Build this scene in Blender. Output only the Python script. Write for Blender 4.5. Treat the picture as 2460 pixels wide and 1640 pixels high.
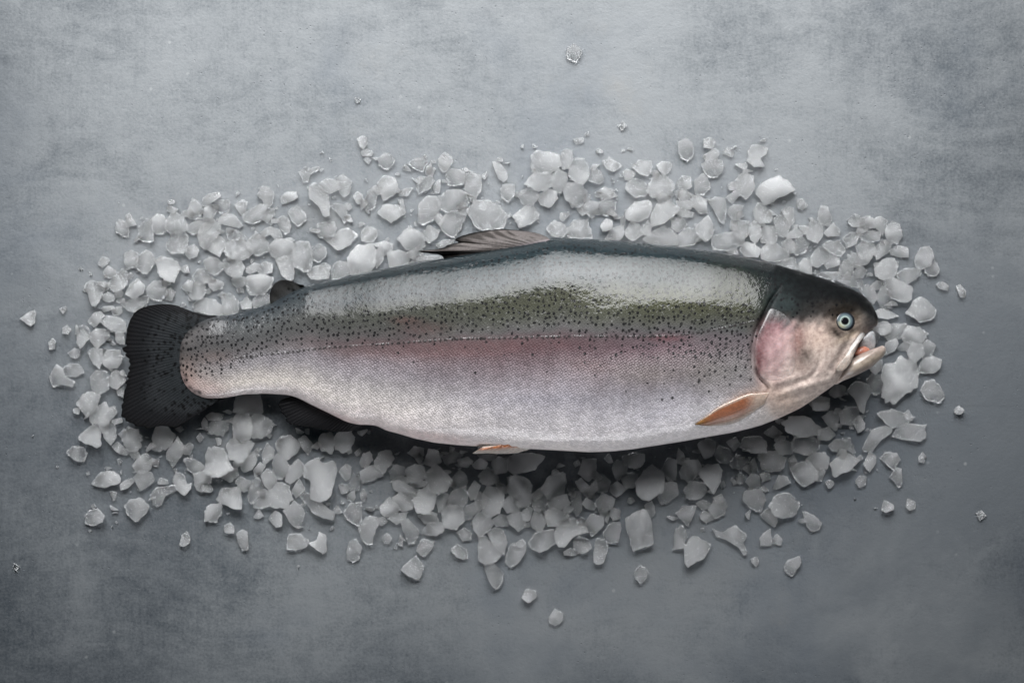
import bpy, bmesh, math, random
import numpy as np
from mathutils import Vector
random.seed(7); RNG = np.random.default_rng(11)
for _o in list(bpy.data.objects): bpy.data.objects.remove(_o)
SC = bpy.context.scene
COL = SC.collection

# ------------------------------------------------------------------ camera, world, lamps, exposure
P = 0.0003            # metres per photo pixel on the table top
H = 1.40              # camera height above the table
CX, CY = 1230.0, 820.0
cam_data = bpy.data.cameras.new('camera')
cam = bpy.data.objects.new('camera', cam_data); COL.objects.link(cam)
cam.location = (0, 0, H); cam.rotation_euler = (0, 0, 0)
cam_data.sensor_width = 36.0; cam_data.lens = 36.0 * H / (2460 * P)
cam_data.clip_start = 0.01; cam_data.clip_end = 50
SC.camera = cam

world = bpy.data.worlds.new('World'); SC.world = world; world.use_nodes = True
bg = world.node_tree.nodes['Background']
bg.inputs['Color'].default_value = (0.55, 0.78, 1.0, 1); bg.inputs['Strength'].default_value = 0.035

def area_lamp(name, loc, target, sx, sy, power, color, spread=180):
    d = bpy.data.lights.new(name, 'AREA'); d.shape = 'RECTANGLE'; d.size = sx; d.size_y = sy
    d.energy = power; d.color = color; d.spread = math.radians(spread)
    o = bpy.data.objects.new(name, d); COL.objects.link(o); o.location = loc
    o.rotation_euler = (Vector(target) - Vector(loc)).to_track_quat('-Z', 'Y').to_euler()
    return o
# softbox behind the fish (top of the picture) and a weak fill from the viewer's side
area_lamp('softbox_lamp', (-0.045, 0.525, 0.385), (-0.045, 0.15, 0.02), 0.98, 0.60, 9.6, (0.985, 0.99, 1.0), 90)
area_lamp('fill_lamp', (0.0, -1.25, 0.28), (0, 0, 0.035), 1.6, 0.32, 1.9, (0.98, 0.975, 1.0), 70)

SC.render.engine = 'CYCLES'
SC.cycles.use_denoising = True
SC.cycles.max_bounces = 18; SC.cycles.transmission_bounces = 12; SC.cycles.glossy_bounces = 6
SC.cycles.caustics_refractive = True; SC.cycles.caustics_reflective = False; SC.cycles.blur_glossy = 1.0
SC.cycles.sample_clamp_indirect = 8.0; SC.cycles.volume_bounces = 10
vs = SC.view_settings
vs.view_transform = 'Standard'; vs.look = 'None'; vs.exposure = 0.0; vs.gamma = 1.0; vs.use_curve_mapping = False

# ------------------------------------------------------------------ helpers
def at(px, py, z=0.0):
    """photo pixel -> point of the place at height z above the table"""
    k = P * (1 - z / H)
    return ((px - CX) * k, -(py - CY) * k, z)
def pix(co):
    k = P * (1 - co[2] / H)
    return CX + co[0] / k, CY - co[1] / k
def srgb(r, g, b):
    def f(c):
        c /= 255.0
        return c / 12.92 if c <= 0.04045 else ((c + 0.055) / 1.055) ** 2.4
    return np.array([f(r), f(g), f(b)])
def smooth(e0, e1, x):
    t = np.clip((x - e0) / (e1 - e0), 0, 1); return t * t * (3 - 2 * t)

def link(name, verts, faces, mat, parent=None, colors=None, attrs=None, sharp=None, closed=True):
    me = bpy.data.meshes.new(name)
    me.from_pydata([tuple(v) for v in verts], [], faces)
    me.validate(); me.update()
    if closed:
        bm = bmesh.new(); bm.from_mesh(me); bmesh.ops.recalc_face_normals(bm, faces=bm.faces); bm.to_mesh(me); bm.free()
    for p in me.polygons: p.use_smooth = True
    if sharp is not None: me.set_sharp_from_angle(angle=math.radians(sharp))
    if colors is not None:
        a = me.color_attributes.new('pigment', 'FLOAT_COLOR', 'POINT')
        c = np.ones((len(verts), 4), dtype=np.float32); c[:, :3] = colors
        a.data.foreach_set('color', c.ravel())
    for k, v in (attrs or {}).items():
        v = np.asarray(v, dtype=np.float32)
        if v.ndim == 1:
            me.attributes.new(k, 'FLOAT', 'POINT').data.foreach_set('value', v)
        else:
            me.attributes.new(k, 'FLOAT_VECTOR', 'POINT').data.foreach_set('vector', v.ravel())
    if mat: me.materials.append(mat)
    o = bpy.data.objects.new(name, me); COL.objects.link(o)
    if parent: o.parent = parent
    return o

class G:
    """tiny node-graph helper"""
    def __init__(s, name):
        s.m = bpy.data.materials.new(name); s.m.use_nodes = True; s.t = s.m.node_tree
        s.t.nodes.clear()
    def n(s, typ, ins=None, **props):
        nd = s.t.nodes.new('ShaderNode' + typ)
        for k, v in props.items(): setattr(nd, k, v)
        for k, v in (ins or {}).items():
            if isinstance(v, bpy.types.NodeSocket): s.t.links.new(v, nd.inputs[k])
            else: nd.inputs[k].default_value = v
        return nd
    def attr(s, name): return s.n('Attribute', attribute_name=name)
    def math(s, op, a, b=0.0, c=0.0, clamp=False):
        return s.n('Math', {0: a, 1: b, 2: c}, operation=op, use_clamp=clamp).outputs[0]
    def noise(s, vec, scale, detail=4, rough=0.55, dist=0.0):
        return s.n('TexNoise', {'Vector': vec, 'Scale': scale, 'Detail': detail, 'Roughness': rough, 'Distortion': dist}).outputs[0]
    def step(s, x, e0, e1, lo=0.0, hi=1.0):
        return s.n('MapRange', {0: x, 1: e0, 2: e1, 3: lo, 4: hi}, interpolation_type='SMOOTHSTEP').outputs[0]
    def mix(s, f, a, b, blend='MIX'):
        nd = s.n('Mix', data_type='RGBA', blend_type=blend)
        for k, v in ((0, f), (6, a), (7, b)):
            if isinstance(v, bpy.types.NodeSocket): s.t.links.new(v, nd.inputs[k])
            else: nd.inputs[k].default_value = v
        return nd.outputs[2]
    def bump(s, h, strength, dist, normal=None):
        ins = {'Height': h, 'Strength': strength, 'Distance': dist}
        if normal is not None: ins['Normal'] = normal
        return s.n('Bump', ins).outputs[0]
    def out(s, shader):
        o = s.n('OutputMaterial'); s.t.links.new(shader, o.inputs[0]); return s.m

# ------------------------------------------------------------------ materials
def mat_concrete():
    g = G('stone_table'); co = g.n('TexCoord').outputs['Object']
    warp = g.n('VectorMath', {0: co, 1: g.n('VectorMath', {0: g.n('TexNoise', {'Vector': co, 'Scale': 6.0, 'Detail': 3}).outputs[1], 3: 0.10}, operation='SCALE').outputs[0]}, operation='ADD').outputs[0]
    n1 = g.noise(warp, 4.0, 6, 0.62)
    n2 = g.noise(co, 17.0, 8, 0.68)
    n3 = g.noise(co, 95.0, 6, 0.7)
    n4 = g.noise(co, 520.0, 3, 0.6)
    # trowel streaks: stretched noise
    st = g.n('Mapping', {'Vector': warp, 'Scale': (1.0, 9.0, 1.0), 'Rotation': (0, 0, 0.25)}).outputs[0]
    n5 = g.noise(st, 14.0, 6, 0.65)
    st2 = g.n('Mapping', {'Vector': co, 'Scale': (12.0, 1.0, 1.0)}).outputs[0]
    n6 = g.noise(st2, 30.0, 4, 0.6)
    v = g.math('ADD', g.math('MULTIPLY', n1, 1.25), g.math('MULTIPLY', n2, 0.60))
    v = g.math('ADD', v, g.math('MULTIPLY', n5, 0.30))
    v = g.math('ADD', v, g.math('MULTIPLY', n6, 0.18))
    v = g.math('ADD', v, g.math('MULTIPLY', n3, 0.42))
    v = g.math('ADD', v, g.math('MULTIPLY', n4, 0.50))
    f = g.step(v, 1.13, 1.84)
    col = g.mix(f, (0.0205, 0.028, 0.0355, 1), (0.112, 0.120, 0.126, 1))
    # blue-grey and warm worn patches
    pb = g.step(g.noise(warp, 5.5, 4, 0.6), 0.52, 0.72)
    col = g.mix(g.math('MULTIPLY', pb, 0.38), col, (0.050, 0.062, 0.078, 1))
    wv = g.n('VectorMath', {0: co, 1: (3.7, 1.9, 0.4)}, operation='ADD').outputs[0]
    pw = g.step(g.noise(wv, 6.5, 7, 0.68), 0.57, 0.74)
    col = g.mix(g.math('MULTIPLY', pw, 0.5), col, (0.130, 0.125, 0.115, 1))
    # ragged bluish cement patches that also paint the softbox falloff into the table colour
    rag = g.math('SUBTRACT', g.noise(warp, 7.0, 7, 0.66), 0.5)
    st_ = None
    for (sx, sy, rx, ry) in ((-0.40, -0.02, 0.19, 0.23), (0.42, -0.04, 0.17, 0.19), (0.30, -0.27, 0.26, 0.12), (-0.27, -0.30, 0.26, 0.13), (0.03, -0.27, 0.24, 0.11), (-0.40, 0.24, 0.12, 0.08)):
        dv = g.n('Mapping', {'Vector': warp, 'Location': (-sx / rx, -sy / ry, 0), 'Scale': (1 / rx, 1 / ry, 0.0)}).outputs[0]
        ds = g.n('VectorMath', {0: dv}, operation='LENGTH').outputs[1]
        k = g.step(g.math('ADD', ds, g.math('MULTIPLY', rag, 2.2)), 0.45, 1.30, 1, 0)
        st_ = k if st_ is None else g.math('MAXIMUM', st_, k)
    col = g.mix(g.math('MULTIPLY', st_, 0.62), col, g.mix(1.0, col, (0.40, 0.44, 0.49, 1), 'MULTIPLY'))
    # pale mineral flecks and dark pits
    vo = g.n('TexVoronoi', {'Vector': co, 'Scale': 150.0}); 
    rr = g.n('SeparateColor', {0: vo.outputs['Color']})
    fl = g.math('MULTIPLY', g.step(vo.outputs['Distance'], 0.10, 0.26, 1, 0), g.math('GREATER_THAN', rr.outputs[0], 0.96))
    fl = g.math('MULTIPLY', fl, g.step(n2, 0.45, 0.62))
    col = g.mix(g.math('MULTIPLY', fl, 0.4), col, (0.23, 0.24, 0.24, 1))
    vo2 = g.n('TexVoronoi', {'Vector': co, 'Scale': 420.0})
    r2 = g.n('SeparateColor', {0: vo2.outputs['Color']})
    pit = g.math('MULTIPLY', g.step(vo2.outputs['Distance'], 0.12, 0.34, 1, 0), g.math('GREATER_THAN', r2.outputs[0], 0.95))
    pit = g.math('MULTIPLY', pit, g.step(g.noise(wv, 9.0, 4, 0.6), 0.46, 0.62))
    col = g.mix(g.math('MULTIPLY', pit, 0.45), col, (0.045, 0.05, 0.055, 1))
    for rot, sc_, off in ((0.35, (2.0, 150.0, 1.0), 0.3), (1.75, (2.6, 170.0, 1.0), 4.1)):   # hairline scratches from the trowel
        sm = g.n('Mapping', {'Vector': co, 'Rotation': (0, 0, rot), 'Scale': sc_, 'Location': (off, off, 0)}).outputs[0]
        sl = g.math('MULTIPLY', g.step(g.noise(sm, 1.0, 2, 0.5), 0.70, 0.76), g.step(g.noise(wv, 5.0, 3, 0.6), 0.48, 0.62))
        col = g.mix(g.math('MULTIPLY', sl, 0.45), col, (0.035, 0.04, 0.045, 1))
    h = g.math('ADD', g.math('MULTIPLY', n2, 0.9), g.math('MULTIPLY', n3, 0.55))
    h = g.math('ADD', h, g.math('MULTIPLY', n4, 0.18))
    h = g.math('SUBTRACT', h, g.math('MULTIPLY', pit, 0.5))
    nb = g.bump(h, 0.30, 0.0020)
    rough = g.step(n2, 0.3, 0.75, 0.62, 0.42)
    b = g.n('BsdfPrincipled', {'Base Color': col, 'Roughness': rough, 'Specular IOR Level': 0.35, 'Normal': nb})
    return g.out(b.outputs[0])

def mat_ice(name='ice', base=108.0):
    g = G(name); co = g.n('TexCoord').outputs['Object']
    oi = g.n('ObjectInfo').outputs['Random']
    n1 = g.noise(co, 240.0, 4, 0.6); n2 = g.noise(co, 1300.0, 2, 0.6)
    cleave = g.n('TexVoronoi', {'Vector': co, 'Scale': 290.0, 'Randomness': 1.0}).outputs['Distance']
    hgt = g.math('ADD', g.math('MULTIPLY', n1, 0.8), g.math('MULTIPLY', n2, 0.22))
    hgt = g.math('ADD', hgt, g.math('MULTIPLY', cleave, 0.45))
    nb = g.bump(hgt, 0.9, 0.0022)
    ice = g.n('BsdfPrincipled', {'Base Color': (0.99, 0.996, 1.0, 1), 'Roughness': 0.05, 'IOR': 1.31, 'Transmission Weight': 1.0, 'Normal': nb, 'Specular IOR Level': 0.5})
    o = g.n('OutputMaterial'); g.t.links.new(ice.outputs[0], o.inputs[0])
    # cloudy core: fine air bubbles, each chunk its own share
    dn = g.math('ADD', base, g.math('MULTIPLY', g.math('POWER', oi, 1.4), 150.0))
    v = g.n('VolumeScatter', {'Color': (0.992, 0.996, 0.999, 1), 'Density': dn, 'Anisotropy': 0.15})
    g.t.links.new(v.outputs[0], o.inputs[1])
    return g.m

def mat_water():
    g = G('water')
    b = g.n('BsdfPrincipled', {'Base Color': (1, 1, 1, 1), 'Roughness': 0.03, 'IOR': 1.33, 'Transmission Weight': 1.0})
    return g.out(b.outputs[0])

def mat_skin():
    """wet trout skin: pigment attribute, procedural spots, scales and a film of water"""
    g = G('trout_skin')
    uv = g.attr('flank').outputs['Vector']                # millimetre-like coordinates along / around the body
    pig = g.attr('pigment').outputs['Color']
    silver0 = g.attr('silver').outputs['Fac']
    dens = g.attr('spot_density').outputs['Fac']
    sc0 = g.attr('scaled').outputs['Fac']; sc = g.math('MULTIPLY', sc0, g.math('ADD', 0.35, g.math('MULTIPLY', silver0, 0.65)))                  # 1 where there are scales, 0 on the naked head
    lat = g.attr('lateral').outputs['Fac']                # distance from the lateral line
    silver = g.attr('silver').outputs['Fac']
    nz = g.noise(uv, 0.030, 5, 0.65); nf = g.noise(uv, 0.28, 3, 0.6)
    col = g.mix(g.step(nz, 0.3, 0.7), g.mix(1.0, pig, (0.90, 0.90, 0.90, 1), 'MULTIPLY'), g.mix(1.0, pig, (1.10, 1.10, 1.08, 1), 'MULTIPLY'))
    nk = g.math('SUBTRACT', 1.0, sc0)
    mot = g.step(g.noise(uv, 0.085, 6, 0.7), 0.32, 0.66)
    col = g.mix(g.math('MULTIPLY', nk, 0.9), col, g.mix(mot, g.mix(1.0, col, (0.70, 0.66, 0.66, 1), 'MULTIPLY'), g.mix(1.0, col, (1.20, 1.20, 1.19, 1), 'MULTIPLY')))
    # scales: staggered brick-like cells
    vs_ = g.n('TexVoronoi', {'Vector': g.n('Mapping', {'Vector': uv, 'Scale': (0.150, 0.190, 0.0), 'Rotation': (0, 0, 0.62)}).outputs[0], 'Scale': 1.0, 'Randomness': 0.62}, voronoi_dimensions='2D')
    cell = g.n('SeparateColor', {0: vs_.outputs['Color']})
    edge = g.n('TexVoronoi', {'Vector': g.n('Mapping', {'Vector': uv, 'Scale': (0.150, 0.190, 0.0), 'Rotation': (0, 0, 0.62)}).outputs[0], 'Scale': 1.0, 'Randomness': 0.62}, voronoi_dimensions='2D', feature='DISTANCE_TO_EDGE').outputs['Distance']
    rim = g.step(edge, 0.02, 0.22, 1, 0)
    col = g.mix(g.math('MULTIPLY', g.math('MULTIPLY', rim, sc), 0.46), col, g.mix(1.0, col, (0.62, 0.62, 0.64, 1), 'MULTIPLY'))
    col = g.mix(g.math('MULTIPLY', sc, 1.0), col, g.mix(g.step(cell.outputs[0], 0.0, 1.0), g.mix(1.0, col, (0.90, 0.90, 0.90, 1), 'MULTIPLY'), g.mix(1.0, col, (1.22, 1.22, 1.23, 1), 'MULTIPLY')))
    # black spots, two sizes
    def spots(scale, rmin, rvar, off, thr, uv=uv):
        wob = g.n('VectorMath', {0: uv, 1: g.n('VectorMath', {0: g.n('TexNoise', {'Vector': uv, 'Scale': 0.16, 'Detail': 2}).outputs[1], 3: 1.6}, operation='SCALE').outputs[0]}, operation='ADD').outputs[0]
        m = g.n('Mapping', {'Vector': wob, 'Location': off, 'Scale': (scale * 1.05, scale * 0.95, 0.0)}).outputs[0]
        v = g.n('TexVoronoi', {'Vector': m, 'Scale': 1.0, 'Randomness': 0.85}, voronoi_dimensions='2D')
        c = g.n('SeparateColor', {0: v.outputs['Color']})
        r = g.math('ADD', rmin, g.math('MULTIPLY', c.outputs[1], rvar))
        d = g.math('SUBTRACT', v.outputs['Distance'], r)
        s = g.step(d, -0.05, 0.06, 1, 0)
        on = g.math('LESS_THAN', c.outputs[0], g.math('MULTIPLY', dens, thr))
        return g.math('MULTIPLY', g.math('MULTIPLY', s, on), g.step(c.outputs[2], 0.0, 0.8, 0.72, 1.0))
    s1 = spots(1 / 12.8, 0.205, 0.085, (3.1, 0.7, 0), 1.0)
    s2 = spots(1 / 9.6, 0.18, 0.07, (0.4, 7.7, 0), 0.25)
    sp = g.math('MAXIMUM', s1, s2)
    col = g.mix(g.math('MULTIPLY', sp, 0.94), col, (0.004, 0.004, 0.0045, 1))
    # lateral line: row of dark pores
    sx = g.n('SeparateXYZ', {0: uv}).outputs[0]
    wl = g.noise(uv, 0.05, 2, 0.5)
    dash = g.step(g.math('SINE', g.math('ADD', g.math('MULTIPLY', sx, 0.50), g.math('MULTIPLY', wl, 9.0))), -0.45, 0.3)
    on_line = g.step(g.math('ABSOLUTE', lat), 1.9, 4.3, 1, 0)
    ll = g.math('MULTIPLY', g.math('MULTIPLY', on_line, dash), sc0)
    ll = g.math('MULTIPLY', ll, g.step(g.noise(uv, 0.012, 2, 0.5), 0.36, 0.52, 0.35, 1.0))
    col = g.mix(g.math('MULTIPLY', ll, 0.92), col, (0.016, 0.014, 0.014, 1))
    up = g.math('MULTIPLY', g.step(g.math('ABSOLUTE', g.math('ADD', lat, 2.4)), 0.6, 2.2, 1, 0), sc0)   # highlight painted just above the pores
    col = g.mix(g.math('MULTIPLY', up, g.math('MULTIPLY', g.math('MULTIPLY', g.step(nf, 0.45, 0.62), g.step(g.noise(uv, 0.02, 3, 0.6), 0.40, 0.62, 0.05, 1.0)), 0.30)), col, (0.75, 0.74, 0.74, 1))
    # relief
    hs = g.math('MULTIPLY', g.step(edge, 0.0, 0.35), sc)
    hs = g.math('ADD', hs, g.math('MULTIPLY', cell.outputs[1], g.math('MULTIPLY', sc, 0.55)))
    hn = g.math('ADD', g.math('MULTIPLY', hs, 1.0), g.math('MULTIPLY', nf, 0.5))
    nb = g.bump(hn, 0.32, 0.0010)
    film = g.math('ADD', g.math('MULTIPLY', g.noise(uv, 0.045, 3, 0.55), 1.3), g.math('MULTIPLY', g.noise(uv, 0.15, 2, 0.5), 0.16))
    film = g.math('ADD', film, g.math('MULTIPLY', g.step(g.noise(uv, 0.10, 3, 0.6, 0.6), 0.60, 0.70), 1.1))
    nbc = g.bump(film, 0.17, 0.0016)
    rough = g.step(nf, 0.2, 0.8, 0.34, 0.48)
    b = g.n('BsdfPrincipled', {'Base Color': col, 'Roughness': rough, 'Metallic': g.math('MULTIPLY', silver, 0.10), 'Normal': nb,
        'Specular IOR Level': g.math('ADD', 0.035, g.math('MULTIPLY', silver, 0.42)), 'Coat Weight': g.math('ADD', 0.03, g.math('MULTIPLY', sc0, 0.97)), 'Coat Roughness': 0.02, 'Coat IOR': 1.30, 'Coat Normal': nbc})
    return g.out(b.outputs[0])

def mat_flesh(name, rough=0.3, coat=1.0, sss=0.0, bump=0.0, scale=400.0, spec=0.5):
    """pigment attribute with a wet coat, used by fins, jaws and eye"""
    g = G(name); co = g.n('TexCoord').outputs['Object']; pig = g.attr('pigment').outputs['Color']
    n1 = g.noise(co, scale, 4, 0.6)
    col = g.mix(g.step(n1, 0.3, 0.7), g.mix(1.0, pig, (0.78, 0.78, 0.78, 1), 'MULTIPLY'), g.mix(1.0, pig, (1.2, 1.2, 1.2, 1), 'MULTIPLY'))
    ins = {'Base Color': col, 'Roughness': rough, 'Coat Weight': coat, 'Coat Roughness': 0.06, 'Specular IOR Level': spec}
    if bump: ins['Normal'] = g.bump(n1, bump, 0.001)
    if sss: ins.update({'Subsurface Weight': sss, 'Subsurface Radius': (1.0, 0.5, 0.35), 'Subsurface Scale': 0.003})
    b = g.n('BsdfPrincipled', ins)
    return g.out(b.outputs[0])

def mat_plain(name, color, rough=0.3, coat=0.0, metal=0.0):
    g = G(name)
    b = g.n('BsdfPrincipled', {'Base Color': (*color, 1), 'Roughness': rough, 'Coat Weight': coat, 'Coat Roughness': 0.02, 'Metallic': metal})
    return g.out(b.outputs[0])

M_TABLE, M_ICE, M_SKIN = mat_concrete(), mat_ice(), mat_skin()
M_CHIP = mat_ice('ice_chips', 230.0)
M_FIN = mat_flesh('dark_fin', 0.6, 0.03, 0, 0.2, 900, 0.06); M_SOFT = mat_flesh('pale_fin', 0.42, 0.25, 0.2, 0.25, 600)
M_JAW = mat_flesh('jaw_skin', 0.42, 0.25, 0.2, 0.3, 500)
M_GILL = mat_flesh('gill_skin', 0.40, 0.25, 0.15, 0.55, 190)
M_EYE = mat_flesh('iris', 0.3, 0.6, 0, 0, 2500); M_PUPIL = mat_plain('pupil', (0.004, 0.004, 0.005), 0.08, 1.0)
M_WATER = mat_water()

# ------------------------------------------------------------------ table top
def table():
    n = 8; w = 1.6
    v = []; f = []
    for j in range(n + 1):
        for i in range(n + 1):
            v.append((-w + 2 * w * i / n, -w + 2 * w * j / n, 0.0))
    for j in range(n):
        for i in range(n):
            a = j * (n + 1) + i; f.append((a, a + 1, a + n + 2, a + n + 1))
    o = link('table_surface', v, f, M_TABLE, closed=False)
    o['kind'] = 'structure'; o['label'] = 'mottled blue-grey stone table top under the ice'
    return o
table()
# ------------------------------------------------------------------ trout
TROUT = bpy.data.objects.new('trout', None); COL.objects.link(TROUT)
TROUT['label'] = 'whole silver spotted trout with a pink side stripe, lying on crushed ice'; TROUT['category'] = 'fish'

TOP = np.array([(419,850),(421,826),(428,814),(441,800),(473,777),(505,763),(550,757),(585,748),(649,728),(700,702),(741,684),(802,672),(907,648),(987,633.5),(1051,624),(1100,615),(1180,602),(1273,584),(1312,573),(1350,571),(1423,574),(1519,581),(1614,591),(1700,602),(1764,613),(1859,633.5),(1917,651),(1971,667),(2019,683),(2057,699),(2080,714),(2096,734),(2105,752),(2109,768)], float)
BOT = np.array([(419,851),(421,878),(428,903),(440,925),(465,946),(495,957),(537,956),(585,947),(633,945),(690,948),(713,954),(748,972),(796,995),(834,1014),(862,1020),(887,1020),(908,1023),(925,1033),(960,1042),(995,1053),(1044,1063),(1100,1069),(1150,1072),(1230,1076),(1290,1079),(1346,1082),(1416,1086),(1470,1084),(1518,1079),(1640,1060),(1700,1049),(1764,1038),(1827,1022),(1869,1005),(1923,980),(1961,954),(2003,925),(2024,904),(2044,872),(2058,830),(2072,810),(2086,800),(2098,792),(2106,783),(2109,772)], float)
THK = np.array([(419,1.2),(430,5.5),(470,8.5),(550,10.5),(700,15),(900,23),(1100,30),(1300,34),(1500,35),(1700,34),(1800,32),(1900,29),(2000,24),(2050,19),(2085,14),(2103,8),(2109,3)], float)
BED = 0.010
def _sm(x, y, xs, s):
    fx = np.arange(x[0], x[-1] + 0.5, 1.0); fy = np.interp(fx, x, y)
    r = int(3 * s); k = np.exp(-0.5 * (np.arange(-r, r + 1) / s) ** 2); k /= k.sum()
    yp = np.concatenate([2 * fy[0] - fy[r:0:-1], fy, 2 * fy[-1] - fy[-2:-r - 2:-1]])
    ys = np.convolve(yp, k, 'valid')
    w = np.clip(np.minimum(fx - fx[0], fx[-1] - fx) / 14.0, 0, 1)
    return np.interp(xs, fx, fy * (1 - w) + ys * w)
XS = np.unique(np.concatenate([np.linspace(419, 440, 16), np.arange(442, 2070, 2.6), np.linspace(2070, 2109, 26)]))
Yt = _sm(TOP[:, 0], TOP[:, 1], XS, 7); Yb = _sm(BOT[:, 0], BOT[:, 1], XS, 7)
Ah = _sm(THK[:, 0], THK[:, 1], XS, 16) * 0.001
Zc = BED + 0.85 * Ah
# belly lies a little lower than the back: no extra tilt
def section(x):
    return (np.interp(x, XS, Yt), np.interp(x, XS, Yb), np.interp(x, XS, Ah), np.interp(x, XS, Zc))
LATX = np.array([(419,868),(527,864),(700,846),(796,834),(891,829.5),(1019,820),(1114,814),(1200,813),(1359,808.5),(1519,809),(1614,807.5),(1700,794),(1780,777),(1830,766),(2109,740)], float)

def zprof(s):     # facing-side height over |s|<=1 (dorsal -1 .. ventral 1)
    return np.power(np.clip(1 - np.abs(s) ** 2.15, 0, 1), 0.52)
def relief(px, py):
    """cheek, eye-socket, gill-edge and belly relief in metres added to the facing side"""
    r = np.zeros_like(px)
    # gill cover stands proud of the shoulder behind it
    gx = np.interp(py, [690, 720, 760, 800, 830, 877, 905, 930], [1880, 1858, 1838, 1820, 1813, 1813, 1826, 1850])
    m = smooth(680, 740, py) * (1 - smooth(915, 960, py))
    d = px - gx
    r += m * 0.0012 * smooth(-3, 2, d) * (1 - smooth(60, 170, d))
    r -= m * (0.0016 + 0.0024 * (1 - smooth(770, 850, py)) + 0.0008 * np.sin(py / 11.0)) * np.exp(-((d + 5) / 4.0) ** 2)
    # cheek bone arc in front of the gill cover
    cx, cy = 1905, 850
    rad = np.hypot((px - cx) / 1.0, (py - cy) / 1.0)
    r -= 0.0009 * np.exp(-((rad - 68) / 6.0) ** 2) * smooth(1890, 1930, px) * smooth(800, 860, py)
    r += 0.0008 * np.exp(-(((px - 1885) / 45) ** 2 + ((py - 800) / 70) ** 2))
    # folds under the gill cover
    w = smooth(1845, 1880, px) * (1 - smooth(1990, 2020, px)) * smooth(895, 915, py) * (1 - smooth(950, 985, py))
    r += 0.0006 * w * np.sin((py + 0.32 * (px - 1850)) / 5.2)
    # eye socket
    e = np.hypot((px - 2027) / 36.0, (py - 776) / 34.0)
    r -= 0.0026 * np.exp(-(e ** 4))
    r += 0.0004 * np.exp(-((e - 1.35) / 0.22) ** 2)
    # crease behind upper jaw
    t = np.clip(((px - 2062) * -0.52 + (py - 800) * 0.85) / 110, 0, 1)
    lx, ly = 2062 - 52 * t - 10, 800 + 86 * t
    r -= 0.0016 * np.exp(-(np.hypot(px - lx, py - ly) / 8.0) ** 2)
    # opening behind the pelvic fin and the vent
    r -= 0.0016 * np.exp(-(((px - 900) / 22) ** 2 + ((py - 1018) / 8) ** 2))
    # soft unevenness of the flank
    r += 0.0007 * np.sin(px / 63.0 + py / 41.0) * np.sin(py / 57.0 - px / 170.0) * smooth(700, 900, px) * (1 - smooth(1650, 1750, px))
    return r
def surf(px, py):
    """height of the facing skin under a photo pixel"""
    px = np.asarray(px, float); py = np.asarray(py, float)
    t, b, a, zc = section(px); z = zc + a
    for _ in range(6):
        k = (1 - z / H) 
        # undo perspective towards the silhouette plane
        qx = CX + (px - CX) * k / (1 - zc / H); qy = CY + (py - CY) * k / (1 - zc / H)
        t, b, a, zc = section(qx)
        s = np.clip((qy - 0.5 * (t + b)) / np.maximum(0.5 * (b - t), 1e-6), -1, 1)
        z = zc + a * zprof(s)
    return z + relief(px, py)

# ---- pigment ---------------------------------------------------------------
K = 0.80
VT = np.array([0, .05, .10, .18, .25, .31, .36, .42, .46, .52, .58, .66, .76, .86, .94, 1.0])
COLS = {  # station -> colours from back to belly
 430: [(96,96,98),(112,110,110),(122,118,118),(128,124,124),(130,126,126),(132,128,128),(134,130,130),(136,130,130),(136,130,128),(138,130,128),(138,130,128),(140,132,128),(142,132,128),(142,130,128),(142,130,128),(138,128,126)],
 600: [(62,70,76),(70,78,84),(84,90,94),(104,108,110),(118,120,121),(126,127,128),(130,130,131),(134,132,133),(136,132,134),(138,134,136),(142,138,142),(152,148,150),(172,168,164),(188,184,176),(192,188,186),(190,186,186)],
 900: [(44,54,58),(50,60,64),(62,72,74),(76,84,88),(100,102,94),(110,112,104),(122,122,118),(130,124,124),(134,116,118),(134,112,115),(142,130,136),(154,148,153),(182,179,178),(200,197,193),(206,200,198),(204,196,194)],
 1300: [(36,52,58),(42,58,64),(58,72,76),(74,84,88),(100,102,84),(108,110,92),(122,124,112),(134,132,132),(136,120,124),(130,104,110),(136,116,122),(148,138,144),(166,164,172),(188,187,190),(206,205,206),(208,206,204)],
 1600: [(34,50,56),(40,56,62),(58,70,70),(74,84,84),(102,104,80),(110,112,86),(122,124,108),(136,134,134),(140,124,130),(136,110,118),(138,122,126),(142,132,136),(160,158,164),(184,184,190),(204,204,206),(206,206,206)],
 1780: [(30,40,42),(38,48,48),(56,62,54),(76,80,62),(94,96,74),(104,106,84),(114,116,104),(122,124,122),(140,132,136),(138,126,130),(138,130,132),(142,138,138),(162,158,160),(190,190,192),(206,206,206),(208,206,206)],
 1860: [(26,32,34),(30,36,38),(34,42,44),(40,50,52),(50,62,64),(60,72,74),(96,92,94),(148,116,120),(160,134,134),(164,140,140),(166,150,148),(172,158,154),(182,170,165),(196,188,182),(202,196,190),(202,198,194)],
 1960: [(24,28,30),(28,32,34),(30,34,36),(34,38,40),(42,46,48),(62,64,66),(120,116,116),(158,146,142),(166,150,144),(170,154,146),(172,158,152),(174,164,158),(182,172,166),(192,184,178),(198,192,186),(200,194,188)],
 2040: [(24,28,30),(26,30,32),(28,32,34),(30,34,36),(34,38,40),(40,44,46),(50,54,56),(70,72,72),(110,106,104),(150,142,136),(160,152,146),(168,160,154),(172,164,158),(178,170,164),(184,178,172),(188,182,176)],
 2109: [(22,26,28),(24,28,30),(26,30,32),(28,32,34),(32,36,38),(40,44,46),(48,50,52),(56,58,58),(64,66,66),(74,74,74),(86,84,84),(98,96,96),(110,108,106),(120,116,114),(130,126,124),(136,132,128)]}
_ks = np.array(sorted(COLS)); _tab = np.array([[srgb(*c) for c in COLS[k]] for k in _ks])
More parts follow.
